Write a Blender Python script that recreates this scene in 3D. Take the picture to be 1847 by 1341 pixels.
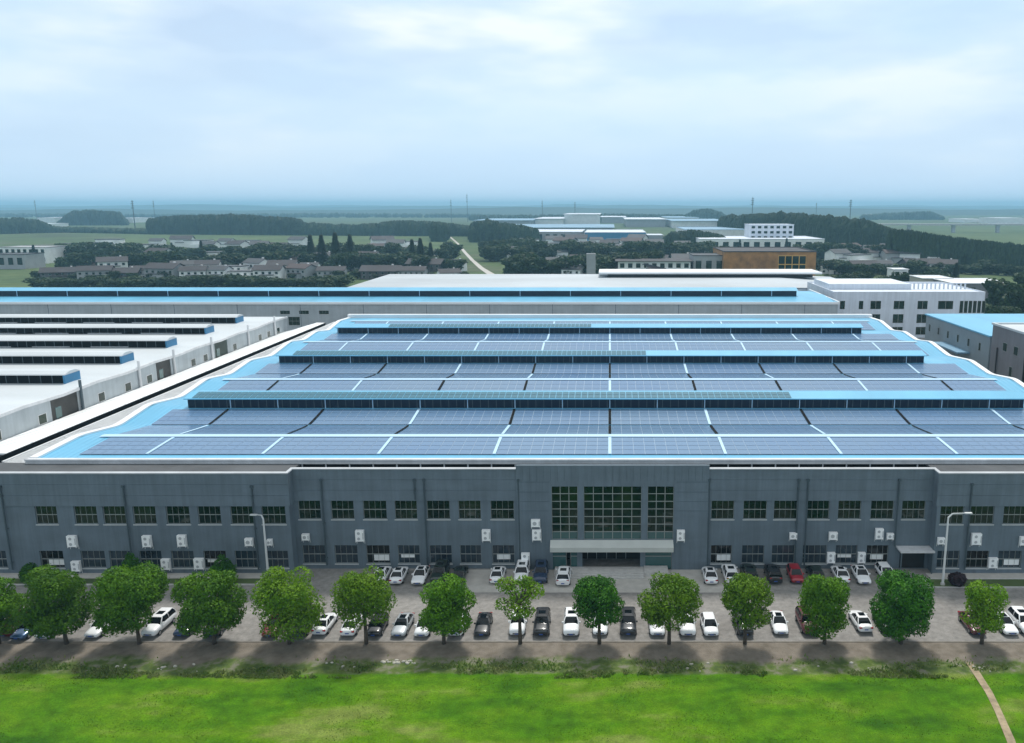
import bpy, math, random
from mathutils import Vector, Matrix, noise
R = math.radians
scene = bpy.context.scene
for o in list(bpy.data.objects): bpy.data.objects.remove(o)

# ------------------------------------------------------------------ camera
FX, CX, CY, HC = 1480.0, 1100.0, 670.5, 49.0
PITCH = math.atan(298.5/FX)
cam = bpy.data.cameras.new('camera'); camo = bpy.data.objects.new('camera', cam)
scene.collection.objects.link(camo); scene.camera = camo
camo.location = (0, 0, HC); camo.rotation_euler = (R(90)-PITCH, 0, 0)
cam.sensor_width = 36; cam.lens = FX/1847*36; cam.shift_x = -(CX-923.5)/1847
cam.clip_start = 0.5; cam.clip_end = 60000
scene.render.resolution_x = 1024; scene.render.resolution_y = 743

# ------------------------------------------------------------------ sky and sun
SUN_EL, SUN_AZ = R(60), R(8)          # azimuth from +Y towards +X : the sun stands behind the factory
w = bpy.data.worlds.new('World'); scene.world = w; w.use_nodes = True
nt = w.node_tree; nt.nodes.clear()
def N(t, kind, **kw):
    n = t.nodes.new(kind)
    for k, v in kw.items():
        if k in n.inputs: n.inputs[k].default_value = v
        else: setattr(n, k, v)
    return n
def ramp(t, fac, stops):
    r = t.nodes.new('ShaderNodeValToRGB'); t.links.new(fac, r.inputs[0])
    cr = r.color_ramp
    while len(cr.elements) < len(stops): cr.elements.new(.5)
    for e, (p, c) in zip(cr.elements, stops):
        e.position = p; e.color = (*c, 1) if len(c) == 3 else c
    return r.outputs[0]
def mixc(t, fac, a, b, blend='MIX'):
    m = t.nodes.new('ShaderNodeMix'); m.data_type = 'RGBA'; m.blend_type = blend
    for s, v in ((0, fac), (6, a), (7, b)):
        if hasattr(v, 'node'): t.links.new(v, m.inputs[s])
        elif s == 0: m.inputs[0].default_value = v
        else: m.inputs[s].default_value = (*v, 1)
    return m.outputs[2]
out = N(nt, 'ShaderNodeOutputWorld'); bg = N(nt, 'ShaderNodeBackground'); bg.inputs['Strength'].default_value = 0.12
sky = N(nt, 'ShaderNodeTexSky', sky_type='NISHITA', sun_disc=False, sun_elevation=SUN_EL, sun_rotation=SUN_AZ, dust_density=2.0, ozone_density=2.0)
tc = N(nt, 'ShaderNodeTexCoord')
sep = N(nt, 'ShaderNodeSeparateXYZ'); nt.links.new(tc.outputs['Generated'], sep.inputs[0])
mp = N(nt, 'ShaderNodeMapping'); mp.inputs['Scale'].default_value = (-1.6, 1.6, 5.0); mp.inputs['Location'].default_value = (3.6, 1.6, 0.9)
nt.links.new(tc.outputs['Generated'], mp.inputs[0])
n1 = N(nt, 'ShaderNodeTexNoise', Scale=1.5, Detail=5.0, Roughness=0.5, Distortion=0.3); nt.links.new(mp.outputs[0], n1.inputs['Vector'])
mp2 = N(nt, 'ShaderNodeMapping'); mp2.inputs['Scale'].default_value = (-1, 1, 4.0); mp2.inputs['Location'].default_value = (7, 5, 1)
nt.links.new(tc.outputs['Generated'], mp2.inputs[0])
n2 = N(nt, 'ShaderNodeTexNoise', Scale=3.2, Detail=4.0, Roughness=0.5); nt.links.new(mp2.outputs[0], n2.inputs['Vector'])
cover = ramp(nt, n1.outputs['Fac'], [(0.36, (0.45,)*3), (0.62, (1,)*3)])
cloudcol = ramp(nt, n2.outputs['Fac'], [(0.38, (3.4, 4.35, 5.5)), (0.5, (4.35, 5.2, 6.0)), (0.60, (6.3, 6.5, 6.2))])
skyc = mixc(nt, cover, (3.6, 5.2, 6.7), cloudcol)
skym = mixc(nt, 0.22, skyc, sky.outputs[0])
hor = ramp(nt, sep.outputs['Z'], [(0.0, (1,)*3), (0.20, (0,)*3)])
fin = mixc(nt, hor, skym, (3.8, 5.0, 6.3))
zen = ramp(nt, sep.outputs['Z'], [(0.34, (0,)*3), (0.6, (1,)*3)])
fin = mixc(nt, zen, fin, (4.6, 4.9, 5.1))  # unseen upper sky turned neutral, added to warm the bluish light
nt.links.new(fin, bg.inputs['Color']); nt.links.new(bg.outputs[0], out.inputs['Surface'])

sl = bpy.data.lights.new('sun', 'SUN'); so = bpy.data.objects.new('sun', sl); scene.collection.objects.link(so)
sl.energy = 2.3; sl.angle = R(9); sl.color = (1, 0.96, 0.9)
sd = Vector((math.sin(SUN_AZ)*math.cos(SUN_EL), math.cos(SUN_AZ)*math.cos(SUN_EL), math.sin(SUN_EL)))
so.rotation_euler = sd.to_track_quat('Z', 'Y').to_euler(); so.location = (0, 100, 200)
vs = scene.view_settings; vs.view_transform = 'Standard'; vs.look = 'None'; vs.gamma = 1; vs.exposure = 0.50

# ------------------------------------------------------------------ helpers
col = scene.collection
def ray(y): return PITCH + math.atan((y-CY)/FX)
def ground(px, py, z=0.0):
    d = HC-z; Y = d/math.tan(ray(py)); zc = Y*math.cos(PITCH)+d*math.sin(PITCH)
    return (px-CX)*zc/FX, Y
def wallp(px, py, Y):
    d = Y*math.tan(ray(py)); zc = Y*math.cos(PITCH)+d*math.sin(PITCH)
    return (px-CX)*zc/FX, HC-d
def atY(px, Y, z=5): zc = Y*math.cos(PITCH)+(HC-z)*math.sin(PITCH); return (px-CX)*zc/FX
OFF = {}
def tag(o, label=None, cat=None, group=None, kind=None):
    if label: o['label'] = label
    if cat: o['category'] = cat
    if group: o['group'] = group
    if kind: o['kind'] = kind
    return o
def thing(name, loc, label, cat, group=None, rz=0):
    o = bpy.data.objects.new(name, None); col.objects.link(o); o.location = loc; o.rotation_euler = (0, 0, rz)
    o.empty_display_size = 0.5
    OFF[o.name] = Vector(loc)
    return tag(o, label, cat, group)
class MB:
    def __init__(s): s.v = []; s.f = []; s.m = []
    def add(s, vs, fs, mi=0):
        b = len(s.v); s.v += [tuple(v) for v in vs]
        for f in fs: s.f.append([b+i for i in f]); s.m.append(mi)
    def quad(s, a, b, c, d, mi=0): s.add((a, b, c, d), ((0, 1, 2, 3),), mi)
    def box(s, x0, x1, y0, y1, z0, z1, mi=0):
        s.add(((x0,y0,z0),(x1,y0,z0),(x1,y1,z0),(x0,y1,z0),(x0,y0,z1),(x1,y0,z1),(x1,y1,z1),(x0,y1,z1)),
              ((0,3,2,1),(4,5,6,7),(0,1,5,4),(1,2,6,5),(2,3,7,6),(3,0,4,7)), mi)
    def tube(s, p, q, r0, r1=None, n=8, mi=0, cap=True):
        r1 = r0 if r1 is None else r1
        p, q = Vector(p), Vector(q); d = (q-p).normalized()
        a = d.orthogonal().normalized(); b = d.cross(a)
        vs = []
        for c, r in ((p, r0), (q, r1)):
            for i in range(n):
                t = 2*math.pi*i/n; vs.append(c+a*math.cos(t)*r+b*math.sin(t)*r)
        fs = [(i, (i+1) % n, n+(i+1) % n, n+i) for i in range(n)]
        if cap: fs += [tuple(range(n-1, -1, -1)), tuple(range(n, 2*n))]
        s.add(vs, fs, mi)
    def loft(s, rings, mi=0, cap=True, closed=True):
        n = len(rings[0]); vs = [p for r in rings for p in r]; fs = []
        for k in range(len(rings)-1):
            for i in range(n if closed else n-1):
                j = (i+1) % n; fs.append((k*n+i, k*n+j, (k+1)*n+j, (k+1)*n+i))
        if cap: fs += [tuple(range(n-1, -1, -1)), tuple((len(rings)-1)*n+i for i in range(n))]
        s.add(vs, fs, mi)
    def mesh(s, name, mats, smooth=False, off=None):
        me = bpy.data.meshes.new(name)
        vs = s.v if off is None else [(v[0]-off.x, v[1]-off.y, v[2]-off.z) for v in s.v]
        me.from_pydata(vs, [], s.f)
        if not isinstance(mats, (list, tuple)): mats = [mats]
        for m in mats: me.materials.append(m)
        me.polygons.foreach_set('material_index', s.m)
        if smooth: me.polygons.foreach_set('use_smooth', [True]*len(s.f))
        me.update(); return me
    def build(s, name, mats, parent=None, smooth=False, local=False):
        off = OFF[parent.name] if (parent is not None and not local) else None
        o = bpy.data.objects.new(name, s.mesh(name, mats, smooth, off)); col.objects.link(o)
        if parent is not None: o.parent = parent; OFF[o.name] = OFF.get(parent.name, Vector())
        return o
def copy_tree(o, parent=None):
    c = o.copy(); col.objects.link(c)
    if parent is not None: c.parent = parent
    for ch in list(o.children): copy_tree(ch, c)
    return c
ORD = ['', 'first', 'second', 'third', 'fourth', 'fifth', 'sixth', 'seventh', 'eighth', 'ninth', 'tenth', 'eleventh', 'twelfth',
       'thirteenth', 'fourteenth', 'fifteenth', 'sixteenth', 'seventeenth', 'eighteenth', 'nineteenth', 'twentieth']
def ordinal(i):
    if i <= 20: return ORD[i]
    t = {2: 'twenty', 3: 'thirty', 4: 'forty', 5: 'fifty', 6: 'sixty', 7: 'seventy'}[i//10]
    return (t+'-'+ORD[i % 10]) if i % 10 else t[:-1]+'ieth'

# ------------------------------------------------------------------ materials
def mat(name, c, rough=0.7, metal=0.0, spec=0.5, var=0.0, vscale=0.5, stretch=(1, 1, 1), bump=0.0, c2=None, emit=None, coat=0.0):
    m = bpy.data.materials.new(name); m.use_nodes = True; t = m.node_tree
    b = t.nodes['Principled BSDF']
    b.inputs['Roughness'].default_value = rough; b.inputs['Metallic'].default_value = metal
    b.inputs['Specular IOR Level'].default_value = spec; b.inputs['Base Color'].default_value = (*c, 1)
    if coat: b.inputs['Coat Weight'].default_value = coat; b.inputs['Coat Roughness'].default_value = 0.05
    if var or c2:
        g = N(t, 'ShaderNodeNewGeometry'); mp = N(t, 'ShaderNodeMapping'); mp.inputs['Scale'].default_value = stretch
        t.links.new(g.outputs['Position'], mp.inputs[0])
        n = N(t, 'ShaderNodeTexNoise', Scale=vscale, Detail=6.0, Roughness=0.6); t.links.new(mp.outputs[0], n.inputs['Vector'])
        a = c2 if c2 else tuple(x*(1-var) for x in c); bb = c if c2 else tuple(min(1, x*(1+var)) for x in c)
        t.links.new(ramp(t, n.outputs['Fac'], [(0.32, a), (0.68, bb)]), b.inputs['Base Color'])
        if bump:
            bp = N(t, 'ShaderNodeBump', Strength=bump, Distance=0.05); t.links.new(n.outputs['Fac'], bp.inputs['Height']); t.links.new(bp.outputs[0], b.inputs['Normal'])
    if emit: b.inputs['Emission Color'].default_value = (*emit[0], 1); b.inputs['Emission Strength'].default_value = emit[1]
    return m
M = {}
M['facade'] = mat('facade_paint', (0.122, 0.160, 0.192), 0.75, var=0.10, vscale=0.2, stretch=(1, 1, 2.2))
def weather(m, amt=0.16, sc=1.1):
    t = m.node_tree; p = t.nodes['Principled BSDF']; src = p.inputs['Base Color'].links[0].from_socket
    g = N(t, 'ShaderNodeNewGeometry'); mp = N(t, 'ShaderNodeMapping'); mp.inputs['Scale'].default_value = (1, 1, 0.07); t.links.new(g.outputs['Position'], mp.inputs[0])
    n = N(t, 'ShaderNodeTexNoise', Scale=sc, Detail=8.0, Roughness=0.7); t.links.new(mp.outputs[0], n.inputs['Vector'])
    v = ramp(t, n.outputs['Fac'], [(0.35, (1-amt,)*3), (0.65, (1+amt*.6,)*3)]); t.links.new(mixc(t, 1.0, src, v, 'MULTIPLY'), p.inputs['Base Color'])
weather(M['facade'])
M['facade_trim'] = mat('facade_trim', (0.085, 0.118, 0.14), 0.7, var=0.1, vscale=0.4)
M['pipe'] = mat('pipe_paint', (0.05, 0.075, 0.09), 0.5)
M['coping'] = mat('coping_metal', (0.42, 0.44, 0.46), 0.5, var=0.15, vscale=0.3)
M['frame'] = mat('window_frame', (0.27, 0.29, 0.28), 0.45)
M['sill'] = mat('window_sill', (0.5, 0.52, 0.52), 0.6)
M['glass'] = mat('window_glass', (0.004, 0.024, 0.008), 0.06, spec=0.42, c2=(0.002, 0.010, 0.005), vscale=0.3)
M['glass_teal'] = mat('teal_glass', (0.03, 0.10, 0.10), 0.08, spec=0.8)
M['glass_blue'] = mat('blue_grey_glass', (0.03, 0.05, 0.065), 0.1, spec=0.7, c2=(0.012, 0.018, 0.028), vscale=0.5)
M['glass_black'] = mat('black_glass', (0.003, 0.003, 0.003), 0.08, spec=0.5)
M['dark'] = mat('dark_interior', (0.012, 0.012, 0.013), 0.8)
M['flat_roof'] = mat('bitumen_roof', (0.075, 0.08, 0.085), 0.9, var=0.25, vscale=0.2)
M['canopy'] = mat('canopy_panel', (0.50, 0.52, 0.49), 0.5, var=0.06, vscale=0.5)
M['blue_roof'] = mat('blue_roof_sheet', (0.13, 0.42, 0.62), 0.33, var=0.10, vscale=0.12, stretch=(1, 0.3, 1))
M['blue_deep'] = mat('blue_end_panel', (0.03, 0.19, 0.36), 0.45, var=0.1, vscale=0.5)
M['white_bright'] = mat('white_sheet', (0.86, 0.87, 0.86), 0.5, var=0.04, vscale=0.4)
M['white_metal'] = mat('white_metal', (0.76, 0.78, 0.79), 0.45, var=0.06, vscale=0.15)
M['white_roof'] = mat('white_roof', (0.52, 0.56, 0.58), 0.5, var=0.10, vscale=0.06, stretch=(0.3, 1, 1))
M['fascia'] = mat('grey_fascia', (0.60, 0.61, 0.62), 0.5, var=0.08, vscale=0.2)
M['grey_wall'] = mat('pale_grey_wall', (0.37, 0.41, 0.43), 0.7, var=0.10, vscale=0.12, stretch=(1, 1, 2))
M['white_wall'] = mat('white_wall', (0.62, 0.67, 0.74), 0.7, var=0.07, vscale=0.15)
M['taupe_wall'] = mat('taupe_wall', (0.17, 0.17, 0.185), 0.75, var=0.12, vscale=0.15)
for k_ in ('grey_wall', 'white_wall', 'taupe_wall', 'fascia'): weather(M[k_], .12, .8)
M['steel_wall'] = mat('steel_wall', (0.21, 0.26, 0.29), 0.7, var=0.12, vscale=0.15)
M['panel'] = mat('solar_glass', (0.085, 0.18, 0.33), 0.25, spec=0.9, c2=(0.12, 0.21, 0.32), vscale=0.03)
M['panel_teal'] = mat('teal_solar_glass', (0.015, 0.13, 0.19), 0.25, spec=0.8)
M['panel_edge'] = mat('panel_rail', (0.36, 0.48, 0.60), 0.4)
M['walk'] = mat('aisle_walkway', (0.42, 0.62, 0.78), 0.5)
M['monitor_glass'] = mat('monitor_glass', (0.004, 0.016, 0.036), 0.3, spec=0.25)
M['black'] = mat('black_louvre_and_shade', (0.003, 0.003, 0.004), 0.8, spec=0.1)
M['tyre'] = mat('tyre_rubber', (0.012, 0.012, 0.012), 0.85)
M['rim'] = mat('wheel_rim', (0.35, 0.36, 0.37), 0.3, metal=0.7)
M['carglass'] = mat('car_glass', (0.004, 0.006, 0.008), 0.08, spec=0.35)
M['lamp'] = mat('headlight_lens', (0.55, 0.57, 0.6), 0.12, spec=0.8)
M['tail'] = mat('tail_light_lens', (0.35, 0.01, 0.01), 0.2)
M['plate'] = mat('number_plate', (0.03, 0.09, 0.35), 0.4)
M['grille'] = mat('car_grille', (0.01, 0.01, 0.01), 0.4)
M['ac_white'] = mat('air_conditioner_white', (0.90, 0.91, 0.91), 0.45)
M['ac_grey'] = mat('fan_grille', (0.42, 0.44, 0.46), 0.5)
M['pole'] = mat('lamp_pole_paint', (0.66, 0.68, 0.68), 0.5)
M['bark'] = mat('bark', (0.07, 0.055, 0.04), 0.9, var=0.3, vscale=6)
M['kerb'] = mat('kerb_concrete', (0.48, 0.47, 0.45), 0.85, var=0.12, vscale=1.5)
M['paving'] = mat('pale_paving', (0.44, 0.42, 0.385), 0.85, var=0.12, vscale=0.8)
M['roof_taupe'] = mat('taupe_roof_tile', (0.042, 0.038, 0.042), 0.8, var=0.22, vscale=0.1)
M['roof_grey'] = mat('grey_roof_tile', (0.05, 0.055, 0.062), 0.75, var=0.2, vscale=0.1)
M['roof_red'] = mat('brown_roof_tile', (0.06, 0.042, 0.04), 0.8, var=0.2, vscale=0.1)
M['far_blue'] = mat('far_blue_roof', (0.16, 0.30, 0.42), 0.5, var=0.15, vscale=0.03)
M['house_white'] = mat('house_white', (0.78, 0.79, 0.78), 0.7, var=0.1, vscale=0.2)
M['house_grey'] = mat('house_grey', (0.34, 0.35, 0.36), 0.7, var=0.1, vscale=0.2)
M['house_dark'] = mat('house_dark', (0.10, 0.095, 0.10), 0.7, var=0.1, vscale=0.2)
M['orange'] = mat('brown_cladding', (0.38, 0.18, 0.05), 0.7, var=0.3, vscale=0.2)
M['gold'] = mat('gold_frame', (0.60, 0.34, 0.08), 0.4)
M['mast'] = mat('mast_steel', (0.06, 0.07, 0.08), 0.6)
M['stone'] = mat('pale_stone', (0.42, 0.40, 0.34), 0.9, var=0.2, vscale=3)
M['purple'] = mat('purple_leaves', (0.02, 0.006, 0.012), 0.7, var=0.5, vscale=3)

def leafmat(name, a, b):
    m = bpy.data.materials.new(name); m.use_nodes = True; t = m.node_tree; p = t.nodes['Principled BSDF']
    g = N(t, 'ShaderNodeNewGeometry'); n = N(t, 'ShaderNodeTexNoise', Scale=0.55, Detail=3.0); t.links.new(g.outputs['Position'], n.inputs['Vector'])
    oi = N(t, 'ShaderNodeObjectInfo')
    c = ramp(t, n.outputs['Fac'], [(0.35, a), (0.65, b)])
    hs = N(t, 'ShaderNodeHueSaturation'); mr = N(t, 'ShaderNodeMapRange'); mr.inputs['To Min'].default_value = 0.82; mr.inputs['To Max'].default_value = 1.18
    t.links.new(oi.outputs['Random'], mr.inputs['Value']); t.links.new(mr.outputs[0], hs.inputs['Value']); t.links.new(c, hs.inputs['Color'])
    t.links.new(hs.outputs[0], p.inputs['Base Color']); p.inputs['Roughness'].default_value = 0.65; p.inputs['Specular IOR Level'].default_value = 0.25
    tr = N(t, 'ShaderNodeBsdfTranslucent'); t.links.new(hs.outputs[0], tr.inputs['Color'])
    mx = N(t, 'ShaderNodeMixShader'); mx.inputs[0].default_value = 0.3
    o = t.nodes['Material Output']; t.links.new(p.outputs[0], mx.inputs[1]); t.links.new(tr.outputs[0], mx.inputs[2]); t.links.new(mx.outputs[0], o.inputs['Surface'])
    return m
M['leaf_a'] = leafmat('leaf_green', (0.052, 0.15, 0.002), (0.11, 0.25, 0.004))
M['leaf_b'] = leafmat('leaf_olive', (0.085, 0.20, 0.003), (0.17, 0.31, 0.008))
M['leaf_d'] = leafmat('leaf_dark', (0.022, 0.11, 0.003), (0.055, 0.19, 0.005))
M['leaf_far'] = leafmat('leaf_far', (0.012, 0.035, 0.012), (0.035, 0.07, 0.02))
M['leaf_con'] = leafmat('leaf_conifer', (0.008, 0.025, 0.010), (0.015, 0.04, 0.014))

def groundmat(name, stops, scale, rough=0.95, bump=0.3, scale2=None, stretch=(1, 1, 1)):
    m = bpy.data.materials.new(name); m.use_nodes = True; t = m.node_tree; p = t.nodes['Principled BSDF']
    g = N(t, 'ShaderNodeNewGeometry'); mp = N(t, 'ShaderNodeMapping'); mp.inputs['Scale'].default_value = stretch
    t.links.new(g.outputs['Position'], mp.inputs[0])
    n = N(t, 'ShaderNodeTexNoise', Scale=scale, Detail=8.0, Roughness=0.6); t.links.new(mp.outputs[0], n.inputs['Vector'])
    c = ramp(t, n.outputs['Fac'], stops)
    if scale2:
        k = N(t, 'ShaderNodeTexNoise', Scale=scale2, Detail=4.0, Roughness=0.7); t.links.new(g.outputs['Position'], k.inputs['Vector'])
        v = ramp(t, k.outputs['Fac'], [(0.3, (0.72,)*3), (0.7, (1.2,)*3)]); c = mixc(t, 1.0, c, v, 'MULTIPLY')
        bp = N(t, 'ShaderNodeBump', Strength=bump, Distance=0.05); t.links.new(k.outputs['Fac'], bp.inputs['Height']); t.links.new(bp.outputs[0], p.inputs['Normal'])
    t.links.new(c, p.inputs['Base Color']); p.inputs['Roughness'].default_value = rough; p.inputs['Specular IOR Level'].default_value = 0.2
    return m
M['land'] = groundmat('land', [(0.35, (0.05, 0.065, 0.03)), (0.5, (0.07, 0.11, 0.035)), (0.62, (0.10, 0.105, 0.07))], 0.006, scale2=0.05)
M['field'] = groundmat('meadow', [(0.35, (0.055, 0.095, 0.035)), (0.65, (0.10, 0.135, 0.05))], 0.01, scale2=0.08)
M['asphalt'] = groundmat('lot_concrete', [(0.3, (0.205, 0.196, 0.184)), (0.7, (0.285, 0.273, 0.256))], 0.12, scale2=1.2, bump=0.1)
# near grass with a bare trodden strip along the lot: the mask wanders with noise
def near_grass():
    m = bpy.data.materials.new('grass_and_dirt'); m.use_nodes = True; t = m.node_tree; p = t.nodes['Principled BSDF']
    g = N(t, 'ShaderNodeNewGeometry'); s = N(t, 'ShaderNodeSeparateXYZ'); t.links.new(g.outputs['Position'], s.inputs[0])
    def nz(sc, d=6.0, st=(1, 1, 1), ro=0.6):
        mp = N(t, 'ShaderNodeMapping'); mp.inputs['Scale'].default_value = st; t.links.new(g.outputs['Position'], mp.inputs[0])
        n = N(t, 'ShaderNodeTexNoise', Scale=sc, Detail=d, Roughness=ro); t.links.new(mp.outputs[0], n.inputs['Vector']); return n.outputs['Fac']
    big = nz(0.10, 5.0, (0.6, 1.4, 1)); mid = nz(0.7); fine = nz(6.0, 3.0)
    grass = ramp(t, big, [(0.36, (0.028, 0.10, 0.001)), (0.46, (0.060, 0.165, 0.001)), (0.54, (0.090, 0.195, 0.003)), (0.63, (0.16, 0.215, 0.04))])
    gv = ramp(t, fine, [(0.3, (0.7,)*3), (0.7, (1.2,)*3)]); grass = mixc(t, 1.0, grass, gv, 'MULTIPLY')
    gm = ramp(t, mid, [(0.3, (0.68,)*3), (0.7, (1.15,)*3)]); grass = mixc(t, 1.0, grass, gm, 'MULTIPLY')
    dirt = ramp(t, mid, [(0.3, (0.13, 0.112, 0.088)), (0.7, (0.23, 0.20, 0.165))])
    verge = ramp(t, mid, [(0.38, (0.055, 0.085, 0.025)), (0.5, (0.09, 0.13, 0.03)), (0.62, (0.17, 0.17, 0.12))])
    def lin(sock, off, amp):        # Y + (noise-.5)*amp - off
        a = N(t, 'ShaderNodeMath', operation='MULTIPLY_ADD'); t.links.new(sock, a.inputs[0]); a.inputs[1].default_value = amp; a.inputs[2].default_value = -off-amp/2
        b = N(t, 'ShaderNodeMath', operation='ADD'); t.links.new(a.outputs[0], b.inputs[0]); t.links.new(s.outputs['Y'], b.inputs[1])
        return b.outputs[0]
    wob = nz(0.18, 5.0, (1, 0.3, 1))
    k1 = ramp(t, lin(wob, 79.3, 2.0), [(0.0, (0,)*3), (0.5, (1,)*3)])
    k2 = ramp(t, lin(wob, 81.8, 7.0), [(0.0, (0,)*3), (1.0, (1,)*3)])
    c = mixc(t, k1, grass, verge); c = mixc(t, k2, c, dirt)
    t.links.new(c, p.inputs['Base Color']); p.inputs['Roughness'].default_value = 0.95; p.inputs['Specular IOR Level'].default_value = 0.15
    bp = N(t, 'ShaderNodeBump', Strength=0.5, Distance=0.08); t.links.new(fine, bp.inputs['Height']); t.links.new(bp.outputs[0], p.inputs['Normal'])
    return m
M['near_grass'] = near_grass()

# ------------------------------------------------------------------ the ground
def sheet(name, pts, z, m, kind='structure'):
    b = MB(); b.add([(x, y, z) for x, y in pts], [tuple(range(len(pts)))]); o = b.build(name, m); return tag(o, kind=kind)
sheet('ground', [(-14000, -200), (14000, -200), (14000, 15000), (-14000, 15000)], -0.05, M['land'])
def undul(x, y): return 0.25+0.10*noise.noise(Vector((x*0.12, y*0.18, 3.1)))+0.25*noise.noise(Vector((x*0.03, y*0.05, 8)))
b = MB(); nx, ny = 170, 60; X0, X1, Y0, Y1 = -110, 90, 42, 86.4
for j in range(ny+1):
    for i in range(nx+1):
        x = X0+(X1-X0)*i/nx; y = Y0+(Y1-Y0)*j/ny
        b.v.append((x, y, 0.005+undul(x, y)*min(1, max(0, (79-y)/3)) + (0.0 if y < 79.2 else 0.0)))
for j in range(ny):
    for i in range(nx):
        a = j*(nx+1)+i; b.f.append([a, a+1, a+nx+2, a+nx+1]); b.m.append(0)
tag(b.build('grass_field', M['near_grass'], smooth=True), kind='structure')
sheet('parking_lot', [(-130, 86.2), (130, 86.2), (130, 110), (-130, 110)], 0.02, M['asphalt'])
sheet('yard', [(-300, 110), (300, 110), (300, 330), (-300, 330)], 0.0, M['asphalt'])
b = MB(); b.box(-130, 130, 86.0, 86.16, -0.03, 0.05); tag(b.build('kerb', mat('worn_kerb', (.17, .155, .13), .9, var=.3, vscale=1)), kind='structure')
# path through the grass, lower right
pp = [(1748, 1196, .7), (1762, 1216, .8), (1783, 1255, .75), (1800, 1290, .7), (1822, 1341, .8), (1850, 1420, .8)]
b = MB(); prev = None
for px, py, wd in pp:
    x, y = ground(px, py); z = 0.06+undul(x, y)*min(1, max(0, (79-y)/3))
    cur = [(x-wd/2, y, z), (x+wd/2, y, z)]
    if prev: b.quad(prev[0], cur[0], cur[1], prev[1])
    prev = cur
tag(b.build('footpath', mat('trodden_earth', (0.30, 0.24, 0.15), 0.95, var=0.3, vscale=1.2)), kind='structure')

# ------------------------------------------------------------------ walls with real openings
def holed_wall(b, x0, x1, z0, z1, Y, rows, depth=0.28, mi=0, axis='y'):
    """front faces of a wall in the plane y=Y with rows of openings, and the reveals of each"""
    P = (lambda x, z, d=0: (x, Y+d, z)) if axis == 'y' else (lambda x, z, d=0: (Y+d, x, z))
    rows = sorted(rows); z = z0
    for za, zb, ops in rows:
        if za > z: b.quad(P(x0, z), P(x1, z), P(x1, za), P(x0, za), mi)
        x = x0
        for xa, xb in sorted(ops):
            b.quad(P(x, za), P(xa, za), P(xa, zb), P(x, zb), mi); x = xb
            b.quad(P(xa, za), P(xa, za, depth), P(xa, zb, depth), P(xa, zb), mi)
            b.quad(P(xb, za), P(xb, zb), P(xb, zb, depth), P(xb, za, depth), mi)
            b.quad(P(xa, zb), P(xa, zb, depth), P(xb, zb, depth), P(xb, zb), mi)
            b.quad(P(xa, za), P(xb, za), P(xb, za, depth), P(xa, za, depth), mi)
        b.quad(P(x, za), P(x1, za), P(x1, zb), P(x, zb), mi); z = zb
    b.quad(P(x0, z), P(x1, z), P(x1, z1), P(x0, z1), mi)
def window(parent, xa, xb, za, zb, Y, cols=4, depth=0.28, sill=True, glass=None, rows=(0.5,), bar=0.028, label=None):
    f = MB(); t = 0.055; y0, y1 = Y+depth-0.10, Y+depth-0.02
    f.box(xa, xa+t, y0, y1, za, zb); f.box(xb-t, xb, y0, y1, za, zb)
    f.box(xa+t, xb-t, y0, y1, za, za+t); f.box(xa+t, xb-t, y0, y1, zb-t, zb)
    for k in range(1, cols):
        x = xa+(xb-xa)*k/cols; f.box(x-bar/2, x+bar/2, y0+.012, y1, za+t, zb-t)
    for r in rows:
        z = za+(zb-za)*r; f.box(xa+t, xb-t, y0-.012, y1-.005, z-.045, z+.045)
    o = f.build('window', M['frame'], parent)
    g = MB(); g.quad((xa, Y+depth-0.03, za), (xb, Y+depth-0.03, za), (xb, Y+depth-0.03, zb), (xa, Y+depth-0.03, zb)); g.build('pane', glass or M['glass'], o)
    if sill:
        s = MB(); s.box(xa-.08, xb+.08, Y-.10, Y+.12, za-.13, za-.005); s.build('sill', M['sill'], o)
    if label: o['label'] = label
    return o

# ================================================================== OFFICE BUILDING (front)
YF = 105.5; YB = 103.9      # face of the middle part, face of the two wings
office = thing('office_building', (0, YF, 0), 'long two-storey dark grey office block facing the parking lot', 'office building')
def seg(px0, px1, Y): return atY(px0, Y, 7), atY(px1, Y, 7)
def zrow(py, Y): return wallp(CX, py, Y)[1]
XL = atY(524, YB, 7); XR = atY(1688, YB, 7); XEL = atY(932, YF, 10); XER = atY(1278, YF, 10)
ztop_w = zrow(853, YB); ztop_m = zrow(845, YF); ztop_e = zrow(838.5, YF)
up_w = (zrow(946, YB), zrow(913, YB)); up_m = (zrow(937, YF), zrow(903, YF))
lo_w = (zrow(1025, YB), zrow(994, YB)); lo_m = (zrow(1017, YF), zrow(984, YF))
def xs(lst, Y, py): return [(wallp(a, py, Y)[0], wallp(c, py, Y)[0]) for a, c in lst]
UL = xs([(64, 103), (134, 175), (186, 227), (240, 281), (300, 342), (357, 398), (416, 458), (472, 515)], YB, 930)
UML = xs([(538, 578), (597, 638), (655, 697), (712, 752), (770, 811), (827, 867), (885, 927)], YF, 920)
UMR = xs([(1283, 1324), (1341, 1383), (1396, 1438), (1455, 1496), (1512, 1553), (1571, 1612), (1627, 1669)], YF, 920)
UR = xs([(1696, 1738), (1750, 1793), (1810, 1852), (1868, 1910)], YB, 930)
LL = xs([(-30, 12), (73, 115), (147, 190), (198, 240), (252, 292), (310, 350), (368, 408), (424, 467), (480, 520)], YB, 1010)
LML = xs([(546, 587), (604, 645), (661, 703), (718, 757), (775, 815), (830, 868), (888, 928)], YF, 1000)
LMR = xs([(1282, 1320), (1338, 1378), (1392, 1433), (1448, 1491), (1507, 1546), (1563, 1602)], YF, 1000)
LR = xs([(1686+4, 1730), (1741, 1783), (1800, 1842), (1860, 1900)], YB, 1010)
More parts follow.
